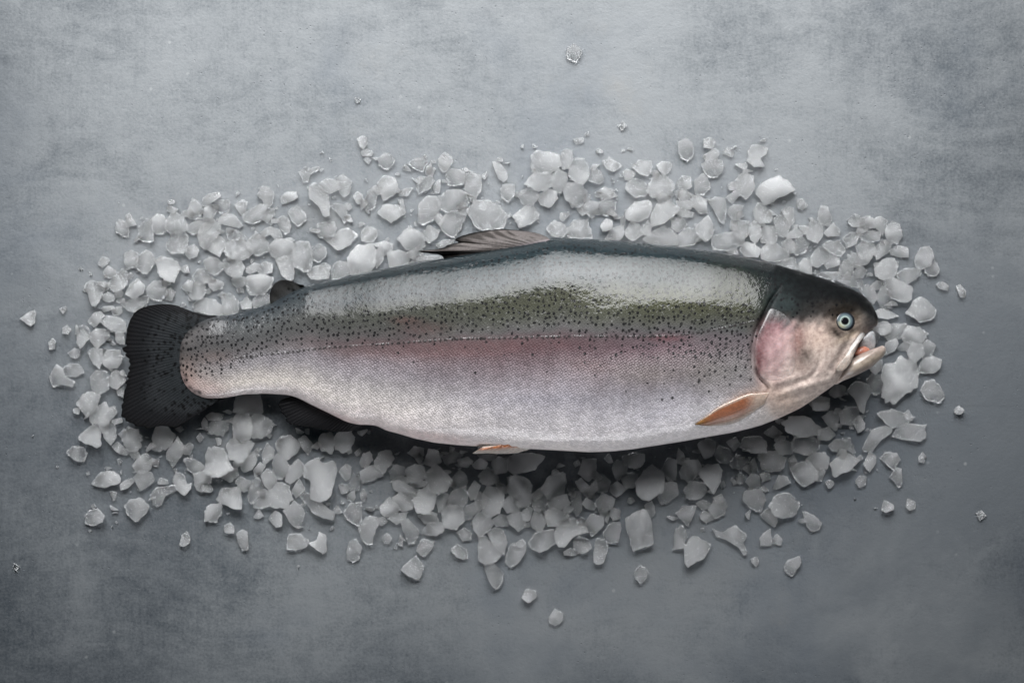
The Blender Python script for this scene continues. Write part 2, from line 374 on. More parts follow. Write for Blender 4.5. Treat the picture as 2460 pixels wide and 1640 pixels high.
BLOBS = [  # x, y, rx, ry, angle, colour, weight   (skin marks, dark gill slit, painted eye-socket shade)
 (1822,866,9,46,0,(74,10,18),.97),(1834,862,12,44,0,(84,32,42),.7),(1836,800,18,40,15,(84,34,42),.8),(1862,775,24,24,0,(92,46,54),.65),(1858,860,26,60,0,(146,106,114),.55),
 (1918,820,16,44,8,(104,62,60),.75),(1935,852,20,24,20,(50,46,42),.85),(1925,880,22,14,0,(110,92,84),.5),(1880,835,16,30,0,(178,150,152),.5),
 (1975,800,46,44,0,(196,178,166),.55),(1960,752,40,12,-8,(60,64,66),.65),(1930,738,26,14,0,(56,58,58),.75),(1985,738,26,16,0,(64,62,60),.7),(1890,735,26,20,0,(58,74,76),.6),
 (1880,757,26,8,-12,(52,52,48),.8),(1838,752,8,34,28,(26,30,34),.8),(1826,790,7,18,10,(22,22,26),.8),
 (2030,776,42,38,0,(96,84,72),.75),(2011,800,28,15,30,(16,15,15),1.0),(2050,797,24,8,-30,(18,17,16),.95),(2060,770,14,26,10,(70,62,52),.6),  # dark crescents: shade of the eye socket painted into the skin
 (2035,812,40,8,-24,(150,138,122),.6),(2020,860,20,30,30,(150,140,134),.5),(2092,764,22,26,0,(50,52,53),.85),
 (520,860,46,18,0,(150,124,118),.35),(500,935,50,24,20,(160,136,130),.4),(450,900,22,40,0,(150,122,112),.45),(1015,790,60,16,-4,(150,92,98),.35),(1130,835,200,24,-2,(138,92,92),.5),(1330,822,150,16,0,(132,88,92),.35),(1420,878,60,16,10,(140,112,108),.35),
 (1600,812,50,8,0,(150,70,76),.5),(975,770,36,10,0,(150,84,86),.4),(1050,1050,80,12,8,(206,176,172),.4),(820,1010,60,14,20,(196,168,162),.45),(1790,960,46,22,-20,(190,142,108),.6),(1880,960,50,26,25,(190,168,150),.5),(1700,900,60,40,0,(132,128,116),.3),(1560,900,80,26,0,(136,130,118),.35)]
_rs = random.Random(4)
for (_x, _y) in [(478,776),(466,784),(455,792),(446,802),(438,813),(432,825),(428,838),(426,851),(427,864),(429,877),(432,890),(437,903),(443,915),(451,927),(460,937),(471,945)]:
    for _k in range(2):
        BLOBS.append((_x + _rs.uniform(-2, 9), _y + _rs.uniform(-5, 5), _rs.uniform(3.5, 7), _rs.uniform(2.5, 5), _rs.uniform(-40, 40), (34, 34, 36), _rs.uniform(.5, .9)))
GREY = 0.92
def pigment(px, py):
    t = np.interp(px, XS, Yt); b = np.interp(px, XS, Yb)
    v = np.clip((py - t) / np.maximum(b - t, 1), 0, 1)
    # wavy, ragged colour boundaries
    hz = smooth(1800, 1850, px)
    v = v + hz * (0.022 * np.sin(px / 9.0 + np.sin(py / 6.0)) * np.sin(py / 7.0 + px / 23.0) + 0.015 * np.sin(px / 4.1 + py / 5.3))
    v = v + 0.012 * np.sin(px / 37.0) * np.sin(px / 13.0 + 1.0) * (v > 0.05)
    i = np.clip(np.searchsorted(_ks, px) - 1, 0, len(_ks) - 2)
    f = np.clip((px - _ks[i]) / (_ks[i + 1] - _ks[i]), 0, 1); f = f * f * (3 - 2 * f)
    j = np.clip(np.searchsorted(VT, v) - 1, 0, len(VT) - 2)
    w = np.clip((v - VT[j]) / (VT[j + 1] - VT[j]), 0, 1)[:, None]
    c = (1 - f)[:, None] * ((1 - w) * _tab[i, j] + w * _tab[i, j + 1]) + f[:, None] * ((1 - w) * _tab[i + 1, j] + w * _tab[i + 1, j + 1])
    for (x, y, rx, ry, an, col, wt) in BLOBS:
        a = math.radians(an); dx, dy = px - x, py - y
        u = (dx * math.cos(a) + dy * math.sin(a)) / rx; q = (-dx * math.sin(a) + dy * math.cos(a)) / ry
        m = wt * np.exp(-(u * u + q * q) ** 1.3 * 0.9) * (0.8 + 0.2 * np.sin(dx / 3.1 + dy / 4.7) * np.sin(dy / 2.3))
        c = c * (1 - m[:, None]) + m[:, None] * srgb(*col)
    lum = c @ np.array([.3, .55, .15]); c = lum[:, None] * (1 - GREY) + c * GREY
    naked = smooth(-10, 14, px - head_front(py))
    kb = np.interp(v, [0, .08, .16, .35, .5, .62, .75, .9, 1], [.32, .36, .36, .23, .36, .62, .86, 1.36, 1.6])
    kh = np.interp(v, [0, .32, .42, .7, 1], [.34, .38, .94, 1.12, 1.3])
    c = c * (kb * (1 - naked) + kh * naked)[:, None]
    c = c * (1 + smooth(.5, .9, v)[:, None] * np.array([.035, -.012, -.012]))
    c = c * (1 + naked[:, None] * np.array([.03, -.015, -.045]))
    return c * K
def head_front(py):   # back edge of the naked head
    return np.interp(py, [600, 650, 700, 740, 780, 830, 880, 930, 980, 1040], [1880, 1862, 1842, 1834, 1822, 1811, 1811, 1822, 1845, 1880])
def body():
    NF, NB = 110, 22
    phi = np.concatenate([np.linspace(0, math.pi, NF + 1), np.linspace(math.pi, 2 * math.pi, NB + 1)[1:-1]])
    nr = len(phi); nx = len(XS)
    s = -np.cos(phi)
    V = np.zeros((nx, nr, 3)); FL = np.zeros((nx, nr, 3)); 
    for i, x in enumerate(XS):
        t, b, a, zc = Yt[i], Yb[i], Ah[i], Zc[i]
        yy = 0.5 * (t + b) + 0.5 * (b - t) * s
        z = np.where(phi <= math.pi + 1e-9, zc + a * zprof(s), zc - 0.85 * a * zprof(s))
        k = P * (1 - zc / H)
        V[i, :, 0] = (x - CX) * k; V[i, :, 1] = -(yy - CY) * k; V[i, :, 2] = z
        seg = np.hypot(np.diff(V[i, :, 1]), np.diff(V[i, :, 2])) / P
        arc = np.concatenate([[0], np.cumsum(seg)])
        FL[i, :, 0] = x; FL[i, :, 1] = arc - np.interp(np.interp(x, LATX[:, 0], LATX[:, 1]), yy[:NF + 1], arc[:NF + 1])
    v = V.reshape(-1, 3); fl = FL.reshape(-1, 3)
    kk = P * (1 - v[:, 2] / H); px = CX + v[:, 0] / kk; py = CY - v[:, 1] / kk
    face = np.tile(phi <= math.pi + 1e-9, nx) & (np.tile(np.abs(s), nx) < 0.995)
    v[:, 2] += relief(px, py) * face * np.clip((1 - np.tile(np.abs(s), nx)) * 8, 0, 1)
    faces = []
    for i in range(nx - 1):
        for j in range(nr):
            a0 = i * nr + j; a1 = i * nr + (j + 1) % nr
            faces.append((a0, a1, a1 + nr, a0 + nr))
    faces.append(tuple(range(nr))[::-1]); faces.append(tuple((nx - 1) * nr + j for j in range(nr)))
    c = pigment(px, py)
    t = np.interp(px, XS, Yt); b = np.interp(px, XS, Yb); vv = (py - t) / np.maximum(b - t, 1)
    hf = head_front(py)
    sc = 1 - smooth(-14, 6, px - hf)
    # spots: dense on the back, sparse below the line, reaching lower near the head, few on the head
    low = np.interp(px, [420, 560, 800, 1200, 1450, 1600, 1700, 1800], [.97, .66, .46, .44, .47, .56, .62, .64])
    d = 0.84 * smooth(0.0, 0.06, vv) * (1 - smooth(low - 0.10, low + 0.06, vv))
    d = d * np.interp(px, [420, 480, 560, 800, 2109], [.78, .82, .84, .94, 1.0])
    d += 0.10 * smooth(1250, 1500, px) * (1 - smooth(low + .08, low + .20, vv)) * smooth(low - .05, low, vv)
    d += 0.035 * (1 - smooth(low + .15, low + .28, vv)) * smooth(900, 1100, px)
    hd = 0.42 * (1 - smooth(.30, .42, vv))
    d = d * sc + hd * (1 - sc) * (1 - smooth(2085, 2100, px))
    lat = fl[:, 1] * 1.0
    lat = np.where(px < 560, 20, lat)
    silver = smooth(.44, .60, vv) * (1 - smooth(.93, 1.0, vv)) * sc * smooth(430, 560, px)
    o = link('body', v, faces, M_SKIN, TROUT, c, {'flank': fl, 'spot_density': d, 'scaled': sc * smooth(425, 470, px), 'lateral': lat, 'silver': silver})
    return o
body()

# ---- parts that hug the body -------------------------------------------------
def catmull(pts, n, closed=True):
    pts = np.asarray(pts, float); m = len(pts); out = []
    seg = [np.linalg.norm(pts[(i + 1) % m] - pts[i]) for i in range(m if closed else m - 1)]
    L = sum(seg); 
    for q in range(n):
        d = L * q / (n if closed else n - 1); i = 0
        while i < len(seg) - 1 and d > seg[i]: d -= seg[i]; i += 1
        t = min(1.0, d / max(seg[i], 1e-9))
        g = (lambda k: pts[k % m]) if closed else (lambda k: pts[min(max(k, 0), m - 1)])
        p0, p1, p2, p3 = g(i - 1), g(i), g(i + 1), g(i + 2)
        out.append(0.5 * ((2 * p1) + (-p0 + p2) * t + (2 * p0 - 5 * p1 + 4 * p2 - p3) * t * t + (-p0 + 3 * p1 - 3 * p2 + p3) * t ** 3))
    return np.array(out)
def patch(name, poly, zf, thick, mat, parent, colf, n=48, rings=(1, .985, .95, .88, .76, .6, .42, .22), center=None, extra=None, back=0.004, power=2.2):
    """a soft plate with outline `poly` (photo pixels): zf(px,py) is the height of what it lies on"""
    o = catmull(poly, n); c = np.mean(o, 0) if center is None else np.array(center, float)
    V, Fc, PX = [], [], []
    for r in rings:
        q = c + (o - c) * r; z = zf(q[:, 0], q[:, 1]) + thick * (1 - r ** power) ** 0.5
        if extra is not None: z = z + extra(q[:, 0], q[:, 1])
        for (x, y), zz in zip(q, z): V.append(at(x, y, zz)); PX.append((x, y))
    zc = float(zf(np.array([c[0]]), np.array([c[1]]))[0]) + thick
    if extra is not None: zc += float(extra(np.array([c[0]]), np.array([c[1]]))[0])
    V.append(at(c[0], c[1], zc)); PX.append(tuple(c)); top = len(V) - 1
    nr = len(rings)
    for k in range(nr - 1):
        for j in range(n):
            a, b = k * n + j, k * n + (j + 1) % n; Fc.append((a, a + n, b + n, b))
    for j in range(n): Fc.append(((nr - 1) * n + j, top, (nr - 1) * n + (j + 1) % n))
    base = len(V)          # underside
    for (x, y), vz in zip(o, V[:n]):
        V.append(at(c[0] + (x - c[0]) * .97, c[1] + (y - c[1]) * .97, vz[2] - back)); PX.append((x, y))
    for j in range(n): Fc.append((j, (j + 1) % n, base + (j + 1) % n, base + j))
    Fc.append(tuple(base + j for j in range(n)))
    PX = np.array(PX)
    return link(name, V, Fc, mat, parent, colf(PX[:, 0], PX[:, 1]))
def flat_col(c, k=K):
    cc = srgb(*c) * k
    return lambda x, y: np.tile(cc, (len(x), 1))
def ramp_col(ax, stops, k=K):
    """colour along a photo direction: ax=(x0,y0,x1,y1)"""
    ts = np.array([s[0] for s in stops]); cs = np.array([srgb(*s[1]) for s in stops]) * k
    def f(x, y):
        dx, dy = ax[2] - ax[0], ax[3] - ax[1]; t = ((x - ax[0]) * dx + (y - ax[1]) * dy) / (dx * dx + dy * dy)
        return np.stack([np.interp(t, ts, cs[:, i]) for i in range(3)], 1)
    return f

# gill cover: bony plate over the gill opening, in the same skin colours
GILL = [(1850,741),(1836,762),(1824,790),(1815,826),(1814,862),(1818,888),(1829,905),(1850,914),(1880,910),(1903,898),(1912,870),(1914,830),(1908,790),(1892,760),(1870,745)]
patch('gill_cover', GILL, surf, 0.0005, M_GILL, TROUT, lambda x, y: pigment(x, y), 72, (1, .97, .92, .84, .72, .58, .42, .25, .1), back=0.003, power=1.6)

# eye
def dome(name, cx, cy, r, z0, h, mat, parent, colf, n=40, rings=10, sl=(0, 0)):
    V, Fc, PX = [], [], []
    for k in range(rings):
        q = 1 - k / rings
        for j in range(n):
            a = 2 * math.pi * j / n; x, y = cx + r * q * math.cos(a), cy + r * q * math.sin(a)
            V.append(at(x, y, z0 + sl[0] * (x - cx) + sl[1] * (y - cy) + h * math.sqrt(max(0, 1 - q * q)))); PX.append((x, y))
    V.append(at(cx, cy, z0 + h)); PX.append((cx, cy)); top = len(V) - 1
    for k in range(rings - 1):
        for j in range(n): a, b = k * n + j, k * n + (j + 1) % n; Fc.append((a, a + n, b + n, b))
    for j in range(n): Fc.append(((rings - 1) * n + j, top, (rings - 1) * n + (j + 1) % n))
    Fc.append(tuple(range(n)))
    PX = np.array(PX)
    return link(name, V, Fc, mat, parent, colf(PX[:, 0], PX[:, 1]))
EX, EY = 2031.5, 772
_e = surf(np.array([EX, EX - 22, EX + 22, EX, EX]), np.array([EY, EY, EY, EY - 22, EY + 22]))
ESL = ((_e[2] - _e[1]) / 44, (_e[4] - _e[3]) / 44); ez = float(_e[1:].mean()) + 0.0006
def iris_col(x, y):
    d = np.hypot(x - EX + 1.5, y - EY + 1); a = np.arctan2(y - EY, x - EX)
    stops = [(0, (6, 6, 8)), (8.8, (10, 12, 14)), (9.6, (136, 148, 142)), (12.2, (128, 142, 138)), (13.8, (72, 84, 88)), (16.0, (82, 94, 98)), (18.0, (50, 58, 64)), (20, (22, 24, 28)), (25, (18, 19, 21))]
    ts = np.array([s[0] for s in stops]); cs = np.array([srgb(*s[1]) for s in stops])
    c = np.stack([np.interp(d, ts, cs[:, i]) for i in range(3)], 1)
    g = (np.exp(-((a - 2.4) / 0.8) ** 2) * np.exp(-((d - 14) / 3.5) ** 2))[:, None]
    return c * (1 - 0.6 * g) + 0.6 * g * srgb(170, 162, 128)
eye = dome('eye', EX, EY, 22.5, ez - 0.0008, 0.0014, M_EYE, TROUT, iris_col, 56, 26, ESL)
dome('pupil', EX - 1.5, EY - 1, 8.6, ez + 0.0004, 0.0006, M_PUPIL, eye, flat_col((6, 6, 8)), 28, 5, ESL)

# lower jaw, tongue, upper jaw bone
JZ = lambda x, y: np.interp(x, [2000, 2022, 2050, 2090, 2126], [0.026, 0.0325, 0.0355, 0.034, 0.032])
_jr = ramp_col((2060,845,2085,905), [(0,(166,146,136)),(.2,(138,124,116)),(.5,(150,138,124)),(.75,(156,142,134)),(1,(150,138,130))])
def jaw_col(x, y):
    w = smooth(2015, 2062, x)[:, None]
    return pigment(np.minimum(x, 2030), np.clip(y, 880, 925)) * (1 - w) + _jr(x, y) * w
LOWJ = [(2004,922),(2012,900),(2026,880),(2046,862),(2070,848),(2091,840),(2108,834),(2121,830),(2128,837),(2126,850),(2114,864),(2096,880),(2074,893),(2051,904),(2026,914),(2012,922)]
patch('lower_jaw', LOWJ, JZ, 0.0095, M_GILL, TROUT, jaw_col, 64, center=(2052, 880), back=0.016)
patch('tongue', [(2050,852),(2058,838),(2070,832),(2082,833),(2090,841),(2084,850),(2064,857)], lambda x, y: JZ(x, y) - 0.002, 0.004, M_JAW, TROUT, flat_col((180,118,98)), 28, back=0.006)
patch('mouth_lining', [(2040,872),(2050,838),(2064,812),(2084,798),(2099,796),(2103,815),(2101,838),(2080,858),(2060,870)], lambda x, y: JZ(x, y) - 0.007, 0.003, M_JAW, TROUT, ramp_col((2050,850,2100,805), [(0,(96,82,80)),(.45,(120,112,110)),(1,(150,152,154))]), 32, back=0.004)
MAXI = [(2072,798),(2078,806),(2066,822),(2054,846),(2044,870),(2032,886),(2020,893),(2008,889),(2009,880),(2020,866),(2032,846),(2044,824),(2058,806)]
mz = lambda x, y: np.maximum(surf(np.minimum(x, 2062 - 0.55 * (y - 806)), y), 0.034) * 0 + np.interp(y, [798, 830, 860, 893], [0.0405, 0.0445, 0.0475, 0.0490])
patch('upper_jaw', MAXI, mz, 0.0022, M_JAW, TROUT, ramp_col((2074,798,2014,890), [(0,(96,94,92)),(.2,(116,110,106)),(.5,(142,132,124)),(.85,(152,140,130)),(1,(142,132,124))]), 56, center=(2041, 848), back=0.010)

# ---- fins ---------------------------------------------------------------------
def fin(name, base, edge, zb, ze, mat, colf, nu=90, nv=22, rays=26, amp=0.0005, thick=0.0006, ragged=0.0, sag=0.0, seed=1):
    """thin rayed fin between a base line and a free edge (photo pixels)"""
    rg = np.random.default_rng(seed)
    B = catmull(base, nu, False); E = catmull(edge, nu, False)
    ph = rg.uniform(0, 6.28); jag = rg.normal(0, 1, nu)
    jag = np.convolve(np.pad(jag, 1, mode='edge'), [.25, .5, .25], 'valid')
    rag = ragged(np.linspace(0, 1, nu)) if callable(ragged) else np.full(nu, ragged)
    Vt, PX, UV = [], [], []
    for i in range(nu):
        u = i / (nu - 1); e = E[i] + (B[i] - E[i]) / max(np.linalg.norm(B[i] - E[i]), 1e-6) * (jag[i] * rag[i])
        for j in range(nv):
            w = j / (nv - 1); p = B[i] + (e - B[i]) * w
            z = zb(u) if callable(zb) else zb; z2 = ze(u) if callable(ze) else ze
            zz = z + (z2 - z) * w + sag * math.sin(math.pi * w)
            zz += amp * math.sin(u * rays * 6.283 + ph + 0.6 * math.sin(w * 4)) * min(1, w * 3) * (1 - 0.35 * w)
            zz += amp * 1.6 * math.sin(u * 5.1 + ph * 2) * w
            Vt.append(at(p[0], p[1], zz)); PX.append(tuple(p)); UV.append((u, w))
    n = nu * nv; Fc = []
    for i in range(nu - 1):
        for j in range(nv - 1):
            a = i * nv + j; Fc.append((a, a + nv, a + nv + 1, a + 1))
    V2 = Vt + [(x, y, z - thick) for x, y, z in Vt]
    F2 = Fc + [tuple(n + k for k in reversed(f)) for f in Fc]
    loop = [i * nv for i in range(nu)] + [(nu - 1) * nv + j for j in range(1, nv)] + [i * nv + nv - 1 for i in range(nu - 2, -1, -1)] + [j for j in range(nv - 2, 0, -1)]
    for q in range(len(loop)):
        a, b = loop[q], loop[(q + 1) % len(loop)]; F2.append((a, b, n + b, n + a))
    PX = np.array(PX); UV = np.array(UV)
    c = colf(PX[:, 0], PX[:, 1], UV[:, 0], UV[:, 1], rg)
    me = link(name, V2, F2, mat, TROUT, np.concatenate([c, c]))
    bm = bmesh.new(); bm.from_mesh(me.data); bmesh.ops.recalc_face_normals(bm, faces=bm.faces); bm.to_mesh(me.data); bm.free()
    return me
def rayed(c0, c1, stops_w, rays, dots=0, k=K):
    """colour from base to edge, streaked along the rays, with optional dark dots"""
    ts = np.array([s[0] for s in stops_w]); cs = np.array([srgb(*s[1]) for s in stops_w]) * k
    def f(x, y, u, w, rg):
        c = np.stack([np.interp(w, ts, cs[:, i]) for i in range(3)], 1)
        st = 0.5 + 0.5 * np.sin(u * rays * 6.283 + 0.6 * np.sin(w * 4)); st2 = 0.5 + 0.5 * np.sin(u * rays * 2.37 * 6.283 + 1.0)
        c = c * (c0 + (c1 - c0) * (0.65 * st + 0.35 * st2))[:, None]
        for _ in range(dots):
            ux, wx = rg.uniform(.03, .97), rg.uniform(.05, .72)
            i = int(np.argmin((u - ux) ** 2 + (w - wx) ** 2)); d = np.hypot(x - x[i], y - y[i])
            c = c * (1 - 0.82 * np.exp(-(d / 3.6) ** 4))[:, None]
        return c
    return f
TAILB = [(545,772),(505,778),(480,790),(460,806),(444,830),(440,852),(444,878),(456,905),(478,930),(505,944),(545,950),(580,938)]
TAILE = [(516,757),(486,756),(454,745),(425,734),(397,730),(371,732),(346,737),(326,748),(316,762),(309,779),(304,800),(301,823),(296,838),(303,850),(308,866),(310,885),(306,905),(303,925),(298,951),(292,976),(291,1000),(303,1011),(322,1019),(355,1028),(390,1022),(422,1025),(457,1006),(492,984),(530,961),(586,947)]
fin('tail_fin', TAILB, TAILE, 0.0185, lambda u: 0.0165 + 0.0015 * math.sin(u * 9), M_FIN,
    rayed(.72, 1.15, [(0,(36,39,41)),(.25,(29,32,34)),(.5,(32,34,36)),(.72,(18,19,21)),(.88,(16,16,18)),(1,(10,10,11))], 74, 190),
    300, 60, 74, 0.00016, 0.0012, lambda u: np.where((u > .36) & (u < .72), 3.2, 0.6), seed=3)
fin('anal_fin', [(880,1012),(850,1008),(815,992),(775,972),(735,950),(712,940)], [(866,1029),(835,1036),(800,1035),(752,1027),(698,1017),(684,1000),(672,981),(671,966),(676,960),(692,954),(706,948)], lambda u: 0.026 - 0.008 * u, lambda u: 0.020 - 0.004 * u, M_FIN,
    rayed(.65, 1.2, [(0,(120,104,104)),(.12,(70,62,64)),(.3,(36,35,37)),(.7,(26,26,28)),(1,(15,15,17))], 30), 150, 26, 30, 0.00025, 0.0010, lambda u: np.where(u > .45, 2.6, 0.8), seed=5)
fin('adipose_fin', [(735,692),(716,700),(694,712),(672,724),(655,732)], [(728,684),(719,683),(706,677),(690,672.5),(677,672),(663,678),(654,689),(648,706),(648,720),(650,730)], 0.024, 0.026, M_FIN,
    rayed(.85, 1.1, [(0,(48,49,50)),(.5,(36,36,35)),(.85,(28,28,28)),(1,(16,16,16))], 5, 4), 60, 14, 3, 0.0003, 0.0022, seed=8)
def dorsal_col(x, y, u, w, rg):
    c = np.tile(srgb(112,106,104), (len(x), 1)); f = smooth(.0, .22, w)[:, None]
    pale = np.tile(srgb(160,150,154), (len(x), 1)); c = pale * (1 - f) + c * f
    st = np.sin(u * 31 + 2.2 * np.sin(w * 5 + u * 7)) * np.sin(u * 57 + w * 3.0 + 1.3)
    dk = smooth(-.35, .35, st + 0.6 * smooth(.5, .95, w) - 0.65 * smooth(.55, .0, u) * 1.0 - 0.25) * smooth(.16, .4, w)
    dk = dk * .8; c = c * (1 - dk[:, None]) + dk[:, None] * srgb(50,46,43)
    e = smooth(.90, .97, w)[:, None]; c = c * (1 - e) + e * srgb(22,22,22)
    tip = smooth(.80, .97, u)[:, None] * smooth(.35, .7, w)[:, None]; c = c * (1 - tip) + tip * srgb(44,44,44)
    return c * K * 0.5
fin('dorsal_fin', [(1322,576),(1300,584),(1273,592),(1245,598),(1215,604),(1190,608)], [(1314,569),(1290,560),(1256,554),(1205,550.6),(1171,553),(1137,559),(1106,567.6),(1092,576),(1100,582),(1076,588),(1059,597),(1026,600.5),(1004,603.5),(1031,609),(1059,613),(1074,630),(1110,626),(1150,620)], lambda u: 0.048 - 0.012 * u, lambda u: 0.032 - 0.008 * u, M_FIN,
    dorsal_col, 200, 34, 15, 0.00018, 0.0009, lambda u: np.where((u > .45), 1.2, 0.2), sag=0.003, seed=9)
# pectoral fin lies folded along the belly
def pz(off):
    return off
PECB = [(1852,944),(1856,950),(1850,957),(1842,966),(1832,975)]
pec_top = [(1847,943),(1822,945),(1798,947),(1760,962),(1724,980),(1696,1001),(1670,1019)]
pec_bot = [(1836,972),(1816,986),(1798,998),(1776,1011),(1752,1019),(1710,1023),(1670,1020)]
def pectoral():
    nu, nv = 80, 24; T = catmull(pec_top, nu, False); B2 = catmull(pec_bot, nu, False)
    V, PX, UV = [], [], []
    for i in range(nu):
        for j in range(nv):
            u = i / (nu - 1); w = j / (nv - 1); p = T[i] * (1 - w) + B2[i] * w
            z = float(surf(np.array([p[0]]), np.array([p[1]]))[0]) + 0.0005 + 0.0008 * (1 - w) * (1 - 0.6 * u) + 0.0007 * math.sin(math.pi * w) + 0.00018 * math.sin(w * 11 * 6.283) * smooth(.15, .6, u)
            V.append(at(p[0], p[1], z)); PX.append(p); UV.append((u, w))
    n = nu * nv; Fc = []
    for i in range(nu - 1):
        for j in range(nv - 1):
            a = i * nv + j; Fc.append((a, a + 1, a + nv + 1, a + nv))
    loop = [j for j in range(nv)] + [i * nv + nv - 1 for i in range(1, nu)] + [(nu - 1) * nv + j for j in range(nv - 2, -1, -1)] + [i * nv for i in range(nu - 2, 0, -1)]
    V2 = V + [(x, y, z - 0.0009) for x, y, z in V]; F2 = Fc + [tuple(n + k for k in reversed(f)) for f in Fc]
    for q in range(len(loop)):
        a, b = loop[q], loop[(q + 1) % len(loop)]; F2.append((b, a, n + a, n + b))
    UV = np.array(UV); u, w = UV[:, 0], UV[:, 1]
    edge = (smooth(.09, .02, w) * (1 - 0.8 * smooth(.45, .8, u)))[:, None]; c = np.tile(srgb(198,176,160), (n, 1))
    m = (smooth(.05, .16, w) * smooth(.10, .34, u) * (1 - 0.75 * smooth(.55, 1.0, w) * (1 - smooth(.5, .9, u))))[:, None]
    c = c * (1 - m) + m * srgb(158,98,66)
    lo = (smooth(.80, 1.0, w) * (1 - smooth(.70, .95, u)))[:, None]; c = c * (1 - lo) + lo * srgb(204,192,184)
    tip = smooth(.72, .98, u)[:, None]; c = c * (1 - tip) + tip * srgb(132,98,50)
    c = c * (0.80 + 0.35 * (0.5 + 0.5 * np.sin(w * 11 * 6.283)) * smooth(.15, .6, u) + 0.12 * (1 - smooth(.15, .6, u)))[:, None]
    c = c * (1 - edge) + edge * srgb(196,180,166)  # pale rim: highlight of the upper edge painted into the fin colour
    o = link('pectoral_fin', V2, F2, M_SOFT, TROUT, np.concatenate([c, c]) * K)
    bm = bmesh.new(); bm.from_mesh(o.data); bmesh.ops.recalc_face_normals(bm, faces=bm.faces); bm.to_mesh(o.data); bm.free()
pectoral()
def pelvic_col(x, y, u, w, rg):
    c = np.tile(srgb(206,198,190), (len(x), 1))
    m = (np.exp(-((w - .42) / .22) ** 2) * smooth(.02, .15, u) * (1 - 0.4 * smooth(.7, 1, u)))[:, None]
    c = c * (1 - m) + m * srgb(198,112,44)
    return c * (0.82 + 0.3 * (0.5 + 0.5 * np.sin(w * 40)))[:, None] * K
fin('pelvic_fin', [(1288,1062),(1272,1050),(1262,1046),(1240,1052),(1215,1060),(1190,1067),(1160,1072)], [(1284,1070),(1276,1077),(1262,1082),(1244,1086.5),(1220,1089),(1202,1089.5),(1170,1088.5),(1136,1089),(1146,1082)], lambda u: 0.0475 - 0.004 * u, lambda u: 0.0385 - 0.003 * u, M_SOFT, pelvic_col, 80, 20, 6, 0.0006, 0.0012, 0.6, sag=0.004, seed=12)
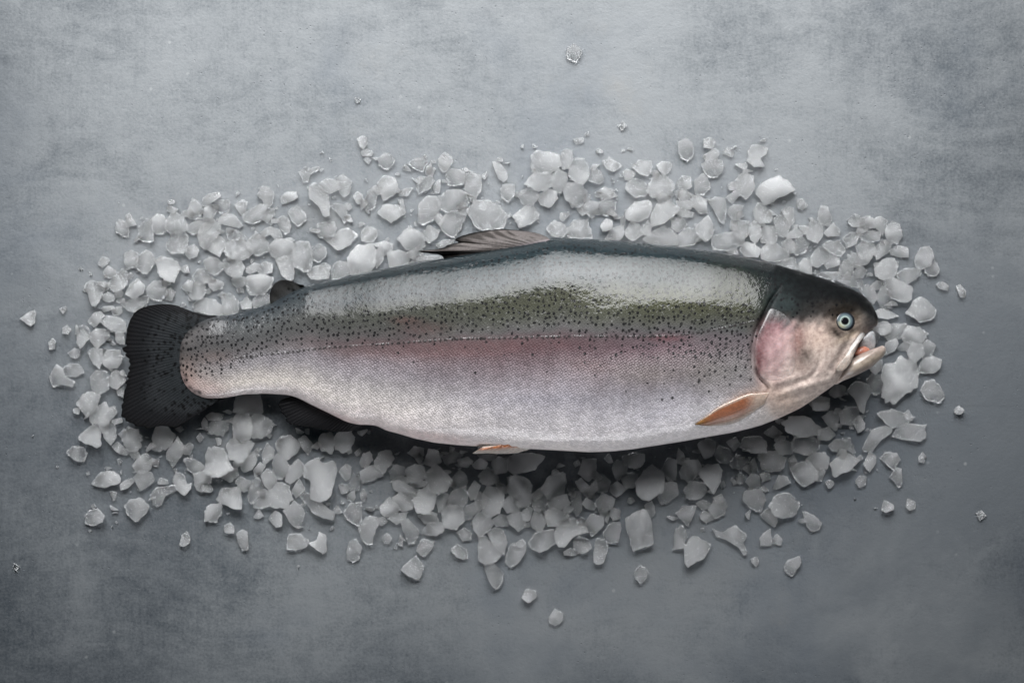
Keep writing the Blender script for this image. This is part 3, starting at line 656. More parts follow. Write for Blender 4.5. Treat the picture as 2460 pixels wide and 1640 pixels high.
# ------------------------------------------------------------------ ice outlines
# hand-read outlines of the crushed ice, one chunk per ';', in a local grid per tile (x0, y0, scale)
TILES = []
TILES.append((0, 250, 2.8512, """
862,760 880,750 900,765 902,800 885,815 862,800;795,820 815,795 845,800 880,845 875,905 850,905 800,875;962,770 978,770 978,788 962,788;955,840 980,820 1000,790 1035,800 1050,870 1050,930 1000,940 950,920;1045,790 1075,755 1120,770 1135,800 1140,860 1110,885 1060,880 1045,840;1165,880 1240,875 1275,890 1285,960 1270,1005 1230,1015 1190,1015 1145,990 1150,950 1170,920;1140,800 1190,740 1230,760 1270,800 1285,850 1240,880 1165,880 1135,850;1290,720 1320,650 1375,690 1390,740 1345,790 1300,785;1390,650 1430,615 1500,610 1500,640 1440,680 1410,710 1390,690;1400,720 1440,690 1475,700 1480,740 1455,785 1420,800 1395,790;1475,665 1560,655 1570,680 1565,735 1525,750 1495,730 1475,700;1290,830 1360,800 1420,810 1440,840 1380,880 1320,890 1290,870;1365,860 1440,800 1500,820 1510,860 1480,910 1440,960 1410,990 1370,960;1415,930 1470,890 1530,925 1535,980 1500,1035 1450,1010 1415,985;1500,790 1540,755 1600,760 1655,825 1630,845 1570,830 1520,820;1280,985 1330,965 1360,1000 1345,1040 1300,1055 1275,1035;1610,690 1660,660 1690,675 1680,730 1665,770 1625,720;1665,760 1720,720 1780,690 1830,690 1815,730 1790,790 1740,815 1690,800;1765,620 1800,570 1840,570 1875,620 1860,680 1840,710 1800,660;1790,770 1840,720 1870,720 1880,760 1835,810 1800,790;1925,640 1960,605 2025,605 2035,640 1985,670 1935,680;1900,800 1930,765 1970,780 1990,830 1980,870 1950,885 1920,845;1975,740 2030,700 2080,735 2095,790 2040,830 2005,800;1560,880 1600,860 1650,880 1700,930 1690,950 1640,930 1570,930;1555,960 1600,930 1660,930 1700,960 1730,1010 1690,1050 1640,1065 1570,1050 1545,1010;1680,960 1740,900 1800,900 1835,960 1840,1000 1760,1035 1720,1010;1790,880 1850,840 1920,870 1930,920 1890,935 1850,890 1820,910;1845,980 1880,940 1960,925 2005,960 2000,1030 1905,1065 1860,1030;2010,970 2060,945 2120,960 2140,1040 2125,1130 2080,1135 2020,1105 2010,1040;2135,1010 2180,960 2230,990 2230,1040 2180,1080 2135,1050;1900,1080 1940,1045 2000,1040 2010,1120 2010,1180 1985,1205 1935,1170 1915,1120;2110,1160 2150,1115 2200,1110 2250,1160 2245,1190 2180,1200 2130,1190;855,1030 890,1005 940,1020 945,1060 930,1110 880,1120 855,1080;940,1060 1000,1005 1050,1040 1055,1090 1010,1155 965,1145 935,1110;1065,1080 1120,1050 1200,1080 1230,1130 1185,1210 1130,1195 1090,1160 1085,1120;675,1090 700,1045 745,1060 740,1090 700,1115;710,1150 740,1110 790,1140 790,1180 750,1190 720,1180;750,1220 790,1170 840,1130 870,1170 870,1220 840,1260 790,1280 750,1250;865,1170 895,1150 915,1175 890,1200 865,1195;865,1290 890,1240 940,1200 985,1240 980,1290 920,1330 880,1310;915,1240 950,1215 985,1235 975,1265 930,1270;585,1250 620,1215 690,1225 720,1260 690,1320 660,1370 630,1370 610,1310;700,1270 730,1235 745,1260 735,1280;705,1310 740,1290 780,1310 780,1345 740,1355 710,1340;785,1300 820,1270 845,1290 830,1325 795,1325;835,1370 880,1345 980,1320 1020,1330 990,1385 920,1420 880,1410;1010,1260 1060,1215 1130,1220 1145,1300 1100,1340 1040,1335 1010,1300;1140,1280 1170,1260 1200,1290 1175,1345 1140,1335;1400,1080 1440,1050 1490,1060 1530,1100 1520,1135 1470,1165 1420,1150;1320,1180 1360,1130 1420,1140 1430,1190 1400,1230 1340,1220;1245,1250 1290,1205 1320,1220 1310,1280 1270,1280;1310,1260 1350,1210 1400,1240 1405,1290 1375,1330 1330,1335 1300,1310;1430,1220 1480,1200 1530,1225 1520,1260 1470,1275 1440,1260;1535,1070 1580,1055 1650,1080 1670,1120 1650,1170 1600,1185 1560,1160 1535,1120;1590,1200 1640,1180 1680,1190 1670,1240 1640,1270 1600,1235;1680,1210 1720,1175 1790,1170 1860,1190 1850,1250 1800,1300 1720,1300 1690,1250;1690,1120 1740,1090 1780,1100 1760,1140 1720,1160 1690,1150;1770,1110 1820,1080 1865,1100 1860,1150 1800,1165 1770,1150;1330,1380 1380,1330 1460,1340 1520,1390 1530,1440 1430,1440 1350,1410;1520,1320 1570,1300 1630,1350 1625,1430 1540,1440;1645,1360 1690,1320 1720,1350 1720,1395 1660,1400;1740,1330 1800,1300 1850,1310 1850,1370 1740,1390;1490,1310 1520,1285 1550,1300 1530,1330;605,1490 640,1435 690,1425 710,1450 680,1490 650,1525;690,1490 730,1455 800,1460 850,1490 855,1550 820,1565 760,1545;145,1470 195,1430 235,1415 240,1440 232,1500 210,1515;410,1400 450,1385 455,1410 430,1435;568,1268 582,1270 580,1283 568,1282;611,1152 629,1152 629,1170 611,1168
"""))
TILES.append((660, 250, 2.8512, """
568,240 600,222 630,232 632,270 610,305 585,290;610,380 635,360 662,385 640,410;708,380 750,340 790,350 815,385 800,425 760,445 725,420;870,430 900,408 905,420 880,450;920,410 960,375 1025,365 1040,400 1010,460 960,440;1040,430 1070,410 1080,450 1060,490 1035,480;1125,380 1160,335 1210,365 1215,395 1185,450 1150,462 1125,420;1175,490 1200,455 1270,450 1300,480 1290,540 1240,555 1190,550;1300,490 1350,480 1410,500 1410,580 1380,630 1345,645 1310,600;1420,490 1450,460 1460,490 1435,515;1495,405 1540,405 1585,460 1590,500 1565,528 1530,500;1550,580 1580,550 1640,560 1640,620 1600,665 1560,640;1765,360 1800,325 1870,335 1940,350 1950,420 1890,465 1800,475 1770,460;1955,360 1985,315 2035,320 2040,380 2010,440 1970,435;2025,430 2060,380 2110,380 2145,430 2145,500 2110,545 2060,530 2020,490;2140,490 2180,440 2230,460 2250,520 2220,545 2150,520;1895,500 1940,450 1995,480 2000,540 1960,600 1920,610 1905,560;1725,550 1760,490 1820,470 1890,470 1895,540 1860,585 1800,590;1670,630 1700,590 1760,580 1800,620 1790,660 1745,705 1700,680;1800,630 1870,590 1925,600 1930,650 1880,705 1820,680;1980,590 2020,540 2100,560 2135,600 2120,670 2080,705 2000,650;2090,710 2140,670 2210,670 2210,720 2175,780 2150,760;2110,620 2160,620 2165,650 2120,670;2210,600 2260,570 2320,590 2310,640 2240,650;2225,680 2280,640 2330,670 2330,720 2280,765 2235,740;1640,770 1690,720 1750,690 1810,770 1760,810 1680,840;1330,730 1380,670 1470,670 1540,710 1580,780 1550,840 1460,860 1380,830;1395,700 1425,670 1455,700 1430,730;1130,640 1180,600 1260,590 1300,620 1320,680 1260,720 1190,735 1130,710;1085,570 1110,530 1135,520 1130,600 1100,610;1250,700 1300,670 1325,720 1310,760 1270,750;990,700 1030,645 1100,640 1130,680 1110,760 1060,800 1020,818 990,800;1090,780 1130,750 1160,780 1130,835;1135,830 1170,760 1240,740 1300,760 1285,810 1230,905 1170,880;955,520 1000,495 1030,500 990,550;970,560 1030,510 1070,490 1090,530 1060,580 990,610;710,540 750,500 810,505 840,560 820,610 750,655 725,600;850,600 890,580 945,575 910,625 855,630;710,740 760,690 830,695 880,720 890,745 800,805 750,780;845,660 880,655 895,740 870,710;240,600 260,550 310,560 360,610 370,690 370,750 330,760 300,690 245,650;305,550 360,510 430,530 440,580 380,610 330,590;430,510 470,490 520,530 515,590 480,635 445,600;170,465 210,432 245,442 290,430 300,450 245,480 230,525 200,530 185,490;540,640 560,600 600,620 600,670 570,685;610,700 640,600 690,595 700,630 680,710 630,725;385,700 420,685 480,695 490,730 500,790 470,810 450,770;290,860 310,815 400,810 415,850 400,900 310,910;375,945 440,870 500,855 560,900 510,960 440,995;595,870 640,840 690,860 700,900 670,945 600,935;665,960 700,955 750,940 805,960 800,1000 750,1035 720,985;690,1000 740,980 745,1060 700,1120 680,1080;515,1040 570,980 660,970 690,1030 680,1100 640,1150 540,1170 510,1090;780,1020 850,1005 925,1030 910,1090 840,1120 790,1110;850,920 900,860 960,860 1020,910 1025,960 980,1005 900,990;915,840 930,822 950,850 930,860;1010,880 1060,835 1125,870 1110,910 1060,945 1020,920;390,1130 430,1080 500,1090 525,1160 400,1200;920,1090 1000,1040 1130,1040 1180,1060 1040,1070;1110,960 1160,930 1230,930 1200,960 1130,985;2010,850 2060,800 2140,800 2170,920 2020,910;1865,850 1920,800 1980,830 2005,870 1970,905 1900,900;2235,830 2270,790 2310,800 2300,850 2250,870;2045,240 2110,230 2110,265 2065,275;2125,200 2150,190 2155,215 2130,220
"""))
TILES.append((1440, 250, 2.8512, """
545,260 590,240 635,270 640,350 600,385 560,360 545,310;710,410 770,375 835,390 845,440 800,500 750,490 715,450;720,350 790,305 820,340 800,380 730,385;1020,320 1070,280 1140,310 1140,345 1100,370 1130,420 1060,420 1015,390 1030,360;25,390 70,370 150,420 100,460 50,440;230,430 270,390 350,395 355,440 330,490 270,470;395,420 430,395 490,405 485,450 450,485 410,455;185,560 230,510 300,530 335,590 300,630 240,632 200,600;330,590 370,500 440,480 510,560 490,600 410,640 350,630;540,640 560,590 610,600 620,650 560,660;540,530 570,495 620,500 630,560 590,590 545,575;655,530 710,480 740,520 755,570 710,620 660,615;530,670 590,655 640,680 620,720 550,715;625,650 680,625 730,670 730,740 690,745 640,700;520,740 580,720 645,745 630,775 560,770;870,640 930,590 960,620 910,680;930,540 960,490 1000,475 1050,505 1060,565 1030,620 1000,640 950,605;1085,600 1130,540 1230,500 1290,540 1325,590 1290,610 1215,640 1190,670 1135,682 1105,640;750,670 800,640 860,660 865,720 850,810 820,790 790,730;880,730 920,690 980,700 970,740 930,795 895,770;1060,740 1085,680 1130,695 1180,770 1170,800 1120,810 1070,790;1250,730 1290,705 1325,720 1335,800 1310,830 1280,780;1355,660 1390,650 1425,695 1390,725 1360,710;1500,760 1520,700 1560,710 1590,780 1580,815 1530,825 1500,800;185,740 240,680 330,665 355,700 330,770 270,800 200,790;355,770 400,690 470,670 530,710 520,750 440,810 370,830;145,790 160,755 180,780 175,830 145,830;10,840 40,790 85,800 85,850 40,870;45,920 90,850 160,840 165,890 130,935 60,935;290,860 330,800 355,830 350,890 310,895;180,870 220,810 270,830 300,890 230,930 190,910;310,920 380,870 440,840 520,890 525,960 400,960 330,940;500,800 570,780 600,830 540,875 500,850;540,900 600,850 660,860 680,920 640,960 550,970;665,840 740,770 770,820 775,890 735,935 690,910 665,870;775,910 850,890 900,880 985,920 980,960 880,1000 790,990;910,850 960,800 1020,810 1025,880 990,920 930,900;1025,850 1060,800 1100,820 1105,900 1070,950 1035,920;1105,860 1150,835 1210,860 1215,930 1180,955 1110,940;1195,790 1250,755 1290,790 1305,840 1260,910 1220,880;1280,900 1340,850 1400,880 1380,910 1300,920;1415,860 1460,800 1520,820 1525,900 1490,945 1430,920;965,1000 1000,950 1060,960 1100,1000 1080,1045 1000,1040;1250,950 1300,920 1340,960 1320,1020 1270,1010;1115,1000 1150,955 1210,960 1290,1010 1290,1060 1200,1075 1120,1060;1330,940 1380,910 1430,960 1410,1010 1350,1030 1320,990;1540,880 1600,820 1640,860 1640,900 1570,905;1700,800 1750,755 1810,790 1810,830 1740,840;1815,800 1850,770 1880,790 1890,840 1850,850;1670,920 1720,880 1780,880 1760,950 1700,980;1875,800 1920,770 1970,800 1960,850 1940,895 1900,850;1965,860 2000,810 2050,830 2072,900 2040,950 1990,945 1965,900;1790,900 1850,870 1920,880 1915,930 1850,945 1800,930;1880,1000 1940,930 1995,960 1985,1010 1900,1060;1700,1040 1760,1020 1840,1080 1790,1110 1730,1090;1760,980 1810,940 1880,960 1885,1020 1840,1075 1780,1040;1530,970 1580,940 1650,950 1680,1000 1650,1040 1590,1020;1450,1050 1500,980 1560,1000 1590,1040 1500,1110 1460,1100;1540,1090 1590,1040 1640,1060 1640,1100 1560,1125;1280,1060 1330,1050 1360,1130 1250,1120 1210,1090;1365,1100 1400,1060 1450,1080 1450,1160 1380,1140;1640,1130 1680,1070 1740,1090 1730,1160 1660,1170;1740,1150 1790,1110 1830,1140 1800,1190 1760,1190;1890,1130 1940,1070 2010,1060 2040,1110 2020,1170 1950,1200 1900,1170;1995,1000 2050,970 2110,990 2110,1045 2050,1045 2005,1030;2230,1130 2290,1050 2325,1130 2310,1170 2250,1170;2165,1060 2200,990 2260,985 2285,1040 2260,1100 2200,1130 2170,1110;1470,1160 1560,1150 1640,1150 1640,1210 1540,1190;1640,1210 1720,1170 1800,1210 1790,1260 1700,1240;1860,1240 1900,1210 1945,1215 1920,1265 1870,1270;1955,1220 2000,1190 2130,1250 2130,1330 2090,1350 2010,1330 1970,1280;2040,1165 2090,1130 2190,1130 2195,1170 2110,1230 2070,1210;1785,1270 1830,1235 1880,1260 1900,1330 1870,1360 1830,1330;1900,1320 1940,1250 1995,1290 2000,1360 1965,1400 1930,1390;1890,1420 1950,1400 2040,1450 1980,1470 1910,1460;2110,1430 2160,1350 2210,1325 2300,1410 2270,1470 2200,1485 2150,1450;875,1000 940,990 950,1030 880,1020;130,150 160,120 185,150 155,180
"""))
TILES.append((1800, 600, 3.136, """
870,690 930,600 980,650 960,700 900,730;945,560 1010,540 1060,560 1060,620 1000,640 950,600;1030,700 1100,670 1120,710 1090,760 1020,790;1015,600 1080,560 1175,560 1180,590 1150,660 1060,685 1020,650;1115,740 1170,690 1210,700 1200,760 1130,755;1150,640 1200,580 1270,590 1340,630 1300,690 1240,720 1180,700;1300,720 1340,680 1400,720 1370,800 1310,810;1195,760 1230,700 1300,720 1315,780 1260,840 1210,815;1275,900 1310,830 1380,805 1440,835 1430,890 1380,925 1290,920;905,890 950,840 1000,830 1000,890 950,935;890,980 930,940 990,940 1015,1010 1000,1060 960,1090 920,1060;1005,950 1020,880 1100,850 1130,820 1240,850 1265,920 1250,1020 1210,1065 1170,1060 1100,1140 1040,1130 1010,1080 1020,1010;1300,1060 1330,990 1390,985 1440,1040 1465,1105 1420,1145 1340,1120;1410,260 1450,240 1500,270 1490,305 1430,290;1560,280 1590,265 1630,310 1620,355 1590,350;1545,1200 1580,1175 1612,1210 1590,1235 1550,1230;745,1070 800,1000 900,1020 910,1070 880,1140 860,1220 830,1200 800,1120;600,1080 650,1010 720,1030 720,1090 650,1110;450,1150 520,1110 600,1120 590,1200 500,1200
"""))
TILES.append((0, 700, 2.8512, """
430,250 460,232 485,260 465,290 430,285;530,250 570,235 615,270 615,310 555,382 530,350;620,290 660,260 740,270 745,310 670,385 630,350;335,350 360,322 380,340 375,390 340,395;470,420 510,390 545,400 545,440 515,458 480,440;605,420 640,390 700,400 705,460 680,520 640,490;745,590 790,540 840,560 855,610 800,665 750,640;715,430 750,400 820,410 830,460 810,515 740,520 712,490;345,580 390,510 430,530 440,580 500,610 490,650 420,630 370,650;435,530 470,500 540,500 570,550 520,580 450,575;620,590 660,550 720,550 740,590 740,660 680,700 630,660;535,770 570,710 630,690 680,720 660,790 600,850 560,810;620,850 660,800 720,760 740,800 775,785 790,830 720,915 630,890;710,950 740,910 785,910 795,990 760,1045 715,1000;540,1000 600,940 655,915 685,950 685,1040 660,1060 580,1030;460,1100 500,1065 570,1070 590,1110 570,1160 510,1150;815,1110 850,1070 890,1090 870,1120;880,1100 930,1080 960,1120 920,1150;820,980 870,935 940,950 965,1000 960,1060 920,1090 880,1090 850,1030;1050,1010 1070,920 1140,930 1195,990 1170,1050 1100,1085 1050,1080;1255,1060 1300,1035 1325,1060 1300,1115 1260,1110;1160,1170 1200,1160 1220,1155 1185,1205;1145,1100 1190,1040 1215,1000 1255,1060 1250,1110 1200,1160 1150,1145;800,1150 825,1140 835,1170 815,1185;925,1270 960,1230 1030,1240 1055,1290 1010,1330 970,1355 940,1320;915,1190 950,1140 1000,1110 1040,1150 1030,1210 990,1240 930,1230;640,1310 680,1250 760,1230 820,1270 810,1310 720,1335 660,1330;825,1320 860,1290 915,1280 910,1310 870,1345 830,1355;1035,1390 1080,1345 1200,1330 1210,1360 1130,1400 1110,1450 1070,1465;1190,1290 1215,1240 1260,1260 1280,1320 1305,1310 1300,1350 1260,1390 1210,1350;1265,1150 1310,1140 1370,1170 1400,1210 1330,1240 1290,1220;1330,1250 1400,1230 1450,1245 1440,1310 1380,1370 1345,1340;1510,1270 1570,1230 1620,1210 1630,1260 1580,1300;1420,1120 1440,1075 1530,1085 1570,1180 1590,1210 1540,1245 1470,1270 1410,1230;590,1240 610,1232 615,1252 595,1258;382,1190 400,1190 398,1205 384,1205;218,980 232,982 230,995 219,994;823,1222 836,1222 836,1248 824,1246;860,1470 900,1430 960,1420 1010,1460 1000,1510 930,1570 880,1520;1405,1500 1440,1460 1510,1460 1515,1520 1480,1570 1410,1568;1490,1420 1530,1350 1640,1350 1650,1480 1600,1480 1510,1440;1345,1000 1370,970 1395,1000 1370,1035;1380,900 1400,865 1420,890 1420,950 1390,940;1415,850 1450,830 1530,840 1510,880 1430,880;1420,930 1460,890 1560,890 1560,940 1520,985 1450,970;1610,820 1620,730 1700,700 1780,720 1790,830 1700,840;1200,940 1240,920 1260,945 1230,965;790,290 830,270 850,300 850,360 800,350;800,680 850,650 850,720 810,710
"""))
TILES.append((150, 950, 2.8512, """
1290,150 1360,130 1440,190 1425,240 1360,290 1295,270;1170,190 1190,135 1275,130 1295,200 1290,280 1230,305 1180,280;1130,340 1180,290 1260,290 1300,330 1270,400 1215,458 1150,430;1465,330 1500,285 1560,280 1625,330 1600,390 1530,435 1490,400;1620,300 1660,275 1720,340 1680,400 1640,350;1220,470 1260,420 1310,400 1330,440 1300,500 1240,520;1370,400 1400,330 1445,360 1445,420 1380,470;1310,510 1350,460 1390,480 1360,530 1320,550;1560,490 1610,440 1650,480 1640,540 1560,600 1530,570;1440,470 1470,400 1530,450 1560,490 1530,550 1470,570 1450,530;1185,590 1220,555 1290,590 1290,640 1240,655;1270,690 1300,600 1330,560 1370,600 1370,650 1300,735;1365,550 1400,505 1450,530 1465,590 1430,650 1385,610;1575,650 1620,570 1660,640 1600,695;1330,730 1370,670 1440,640 1470,600 1540,620 1560,690 1540,765 1440,755 1340,765;1640,700 1670,665 1740,710 1800,760 1860,800 1840,840 1780,830 1720,800 1690,760;1665,560 1660,500 1710,450 1800,470 1850,455 1870,510 1840,640 1835,680 1770,710 1700,680 1710,580;1415,840 1460,790 1500,820 1500,890 1460,895;1520,790 1590,730 1640,770 1655,820 1610,905 1560,860;1545,1000 1560,950 1630,950 1685,1000 1660,1035 1600,1050 1545,1045;1690,1010 1740,990 1760,940 1800,960 1805,1060 1780,1075 1730,1040;1950,1070 1970,1000 2010,990 2045,1040 2030,1110 1990,1130 1955,1110;1110,890 1150,870 1175,900 1170,940 1115,935;1195,950 1230,920 1265,940 1270,1045 1230,1050 1205,1000;805,1020 820,960 850,930 875,970 865,1010 830,1028;160,820 190,790 240,780 280,820 270,860 210,885 165,870;195,755 215,740 230,760 210,775;1755,330 1780,265 1850,260 1860,330 1845,390 1780,370;1865,290 1900,250 1970,240 1995,300 1970,360 1920,390 1870,350;1895,520 1940,470 1975,490 1970,560 1940,580;2000,390 2035,360 2050,390 2020,415;2040,450 2060,400 2110,390 2120,440 2080,490 2045,480;1960,620 1990,540 2040,560 2030,640 1980,660;2045,520 2110,480 2165,490 2190,550 2120,575 2060,595;1950,680 2000,650 2005,700 1985,728 1955,710;2040,670 2065,640 2085,680 2070,720 2045,710;1930,800 1980,740 2045,740 2045,850 2030,885 1960,850;2160,840 2200,830 2225,860 2190,890 2160,880;2040,900 2080,840 2140,830 2165,870 2130,950 2120,1010 2070,1000 2045,960;1830,910 1850,895 1865,905 1840,925;2190,975 2220,940 2255,970 2240,1010 2205,1010;1600,1165 1622,1160 1615,1185;1660,230 1690,225 1690,265 1665,260
"""))
TILES.append((820, 950, 2.8512, """
570,460 600,370 660,380 680,450 620,480;690,420 760,380 830,400 800,450 720,465;460,390 500,350 560,360 560,410 500,420;800,440 860,420 900,450 860,490 810,480;1590,460 1620,440 1640,470 1600,490;230,450 270,390 330,380 360,430 290,525 240,495;340,590 390,550 450,560 460,600 380,600;330,520 370,475 430,490 440,540 400,565 345,570;440,510 500,475 560,490 575,550 530,600 460,580;470,600 540,580 590,590 570,620 490,630;355,700 420,660 500,690 480,770 420,790 375,750;360,600 400,580 490,630 530,640 480,690 400,660 365,640;575,550 640,475 690,510 750,580 720,640 640,665 590,620;530,820 590,790 650,810 640,870 570,870;495,720 530,660 590,630 640,690 630,760 590,810 520,790;325,840 370,810 450,800 430,850 380,878;270,760 330,700 375,740 400,780 340,830 280,810;410,870 460,850 530,930 500,1000 460,1010 430,930;555,930 600,870 680,870 700,920 650,955 580,950;645,700 690,660 740,690 720,750 670,795;750,580 810,510 860,560 850,620 790,650 760,620;720,740 760,660 830,630 870,680 840,750 750,770;690,800 740,750 830,770 835,850 790,905 710,895;900,470 950,430 1000,460 980,500 920,500;930,400 990,395 1065,400 1040,445 970,440;1030,460 1080,420 1140,450 1130,520 1060,530;1140,440 1200,400 1320,400 1380,420 1320,500 1200,530 1150,500;945,550 990,490 1050,520 1080,580 1010,610 960,590;1060,600 1120,610 1145,660 1090,680;870,650 910,585 950,620 920,700 890,710;970,690 1000,625 1090,650 1110,715 1080,790 1010,830 970,790;915,700 950,660 1000,700 980,760 930,795;830,840 850,760 920,730 935,780 880,845;1140,630 1170,560 1250,560 1300,620 1290,740 1220,760 1160,690;1300,680 1370,625 1380,680 1330,720;1375,640 1430,550 1520,530 1535,600 1510,690 1420,710;1415,730 1480,690 1540,680 1560,740 1500,780 1430,770;1305,700 1350,670 1400,690 1410,740 1360,790 1315,770;1520,780 1550,740 1590,770 1570,800 1530,800;1575,700 1600,655 1640,670 1645,780 1610,815 1580,770;1630,530 1660,440 1740,440 1740,540 1690,580;1610,590 1650,570 1700,620 1740,570 1750,640 1690,695 1640,650;1745,560 1790,540 1840,590 1820,650 1760,660;1650,740 1680,700 1740,740 1730,780 1680,770;1770,800 1820,760 1830,810 1800,850;1740,740 1790,670 1870,710 1850,770 1780,800;1665,880 1720,810 1795,840 1790,890 1720,955;1835,800 1870,770 1910,790 1905,840 1860,850;1800,940 1840,880 1900,870 1915,900 1890,1000 1820,1000;1730,1100 1745,990 1790,985 1825,1040 1790,1140 1735,1140;2080,750 2130,730 2150,800 2110,850 2085,790;1955,850 2000,820 2080,790 2110,850 2125,920 2120,1010 2000,1040 1970,930;1400,800 1450,770 1550,810 1560,880 1420,890;1470,940 1490,870 1580,840 1640,890 1685,935 1590,960 1530,1030 1480,1010;1290,1000 1340,940 1450,920 1465,1000 1420,1040 1360,1065 1310,1040;1525,1070 1570,1045 1625,1080 1580,1095 1530,1090;1590,1000 1630,965 1690,990 1710,1040 1660,1075 1600,1060;1300,860 1330,780 1390,780 1395,870 1370,930 1310,900;1235,800 1280,760 1310,780 1290,850 1250,850;1100,740 1150,690 1210,720 1220,780 1140,800;1040,850 1090,810 1140,830 1140,890 1060,890;1140,830 1210,790 1260,830 1260,890 1210,920 1160,880;905,860 940,800 1010,820 1040,880 990,930 950,960 910,910;945,1120 945,970 990,970 1050,1040 1095,1080 1050,1130 1000,1145;1005,940 1060,905 1110,930 1130,1000 1110,1080 1050,1030;1125,1130 1160,1020 1210,1010 1250,1000 1260,1060 1210,1140 1160,1165;1195,1010 1240,980 1260,1010 1240,1040 1210,1040;980,1160 1040,1150 1105,1220 1090,1290 1055,1318 1015,1270;795,940 840,905 885,935 885,980 830,990;755,1060 790,1020 850,1050 865,1100 830,1118 790,1100;520,1060 550,985 630,1000 620,1045 570,1100;390,1020 400,950 420,960 420,1030;355,1040 385,1010 380,1050;415,1190 460,1140 510,1105 555,1160 550,1210 520,1255 460,1225;1240,1380 1270,1325 1330,1340 1330,1380 1280,1415;1425,1520 1460,1465 1515,1490 1510,1540 1470,1568 1430,1550;2020,1250 2010,1200 2050,1165 2100,1200 2085,1250 2050,1280;1855,500 1890,445 1950,470 1950,540 1890,580;1930,420 1990,395 2070,405 2070,460 2020,500 1940,470;1845,620 1890,590 1950,640 1890,690 1845,660;1915,560 1950,530 2030,540 2020,620 1950,630;2195,510 2240,430 2295,450 2290,570 2240,580;2025,600 2070,530 2130,485 2200,540 2200,640 2110,710 2040,680;2170,690 2200,600 2290,600 2300,680 2200,745
"""))
TILES.append((1500, 900, 2.8512, """
505,480 560,440 620,460 610,540 550,570;700,460 760,430 790,470 750,520;960,400 1020,350 1080,400 1020,430;1280,170 1350,150 1400,190 1390,240 1300,240;355,590 370,505 405,540 415,590 385,610;380,660 420,590 500,590 525,640 500,690 450,730 400,710;515,680 560,620 640,620 665,660 650,740 610,800 560,740;415,790 450,735 540,740 560,800 510,850 430,840;620,540 650,490 710,510 740,560 700,600 640,590;860,600 890,570 910,640 890,680 850,660;725,600 770,550 840,580 875,630 820,645 740,635;795,490 830,430 920,425 965,460 960,530 870,530;1030,480 1080,440 1150,470 1140,540 1060,540;925,560 950,530 1040,530 1095,570 1080,640 1010,660 950,640;1090,330 1160,290 1240,290 1335,360 1320,410 1200,420 1130,390;1150,460 1190,425 1270,425 1330,450 1320,510 1250,545 1160,520;1250,580 1300,535 1370,535 1400,580 1380,640 1300,640;1310,660 1350,635 1375,660 1350,725 1310,720;1145,650 1190,605 1260,600 1320,660 1310,720 1230,755 1190,730;1420,610 1510,530 1600,590 1540,650 1440,690;1330,380 1400,360 1440,410 1400,445 1330,440;1360,290 1420,250 1470,280 1450,380 1390,340;1405,485 1450,445 1540,435 1565,490 1550,530 1500,500 1440,525;1475,260 1530,225 1600,225 1600,280 1560,340 1490,330;1565,320 1610,280 1645,330 1640,370 1600,390;1740,265 1830,240 1900,260 1970,290 1930,330 1830,360 1790,320;1910,270 1945,240 1975,290 1940,305;1845,420 1890,350 1960,340 2050,350 2050,430 2010,450 1930,440;1640,490 1700,380 1780,360 1825,370 1810,410 1750,450 1700,520 1650,510;1760,570 1790,530 1860,540 1885,580 1840,645 1800,610;1640,610 1680,530 1720,560 1720,600 1680,660;1820,700 1860,640 1895,650 1900,740 1880,765 1840,720;1585,730 1610,690 1655,700 1650,750 1610,768;1765,920 1780,860 1840,890 1840,920 1790,940;1930,900 1940,850 1990,870 1990,910 1955,925;2015,560 2040,530 2065,560 2050,600 2020,590;2260,245 2290,215 2325,240 2305,268 2270,265;920,830 960,815 970,860 940,890;820,860 830,800 930,790 960,850 930,935 870,910;1000,900 1040,830 1120,815 1190,880 1170,950 1100,970 1040,960;935,960 980,920 1040,960 1045,1000 1025,1040 970,1000;1225,940 1290,960 1345,1010 1330,1050 1280,1063 1250,1030;930,1120 960,1080 1000,1060 1005,1160 940,1165;620,1060 680,1080 760,1035 830,1100 810,1140 830,1200 810,1225 780,1180 710,1130 640,1110;870,1260 910,1245 920,1280 905,1310 875,1285;1095,1310 1130,1265 1200,1250 1205,1290 1150,1370 1110,1350;340,1170 350,1060 400,1040 425,1100 400,1180 335,1190;415,1180 470,1110 530,1130 580,1170 550,1240 440,1305 420,1260;360,950 400,905 490,900 470,960 435,1030;490,880 540,855 585,880 580,910 530,920;520,960 550,930 600,960 605,990 560,1010 530,990;585,920 620,850 670,840 700,900 680,950 620,980;1020,775 1060,690 1110,700 1130,740 1050,780;835,730 870,680 920,690 930,760 870,780;765,700 790,670 820,690 810,745 775,740;930,680 990,670 1000,710 950,730;1120,580 1160,550 1180,590 1150,630;655,740 680,725 695,760 665,780
"""))
TILES.append((0, 0, 1.0, """
1362,120 1378,108 1398,122 1385,148 1365,140;852,236 862,234 866,244 856,248;2345,1232 2358,1226 2368,1238 2354,1248;34,1352 46,1360 40,1370 32,1364
"""))
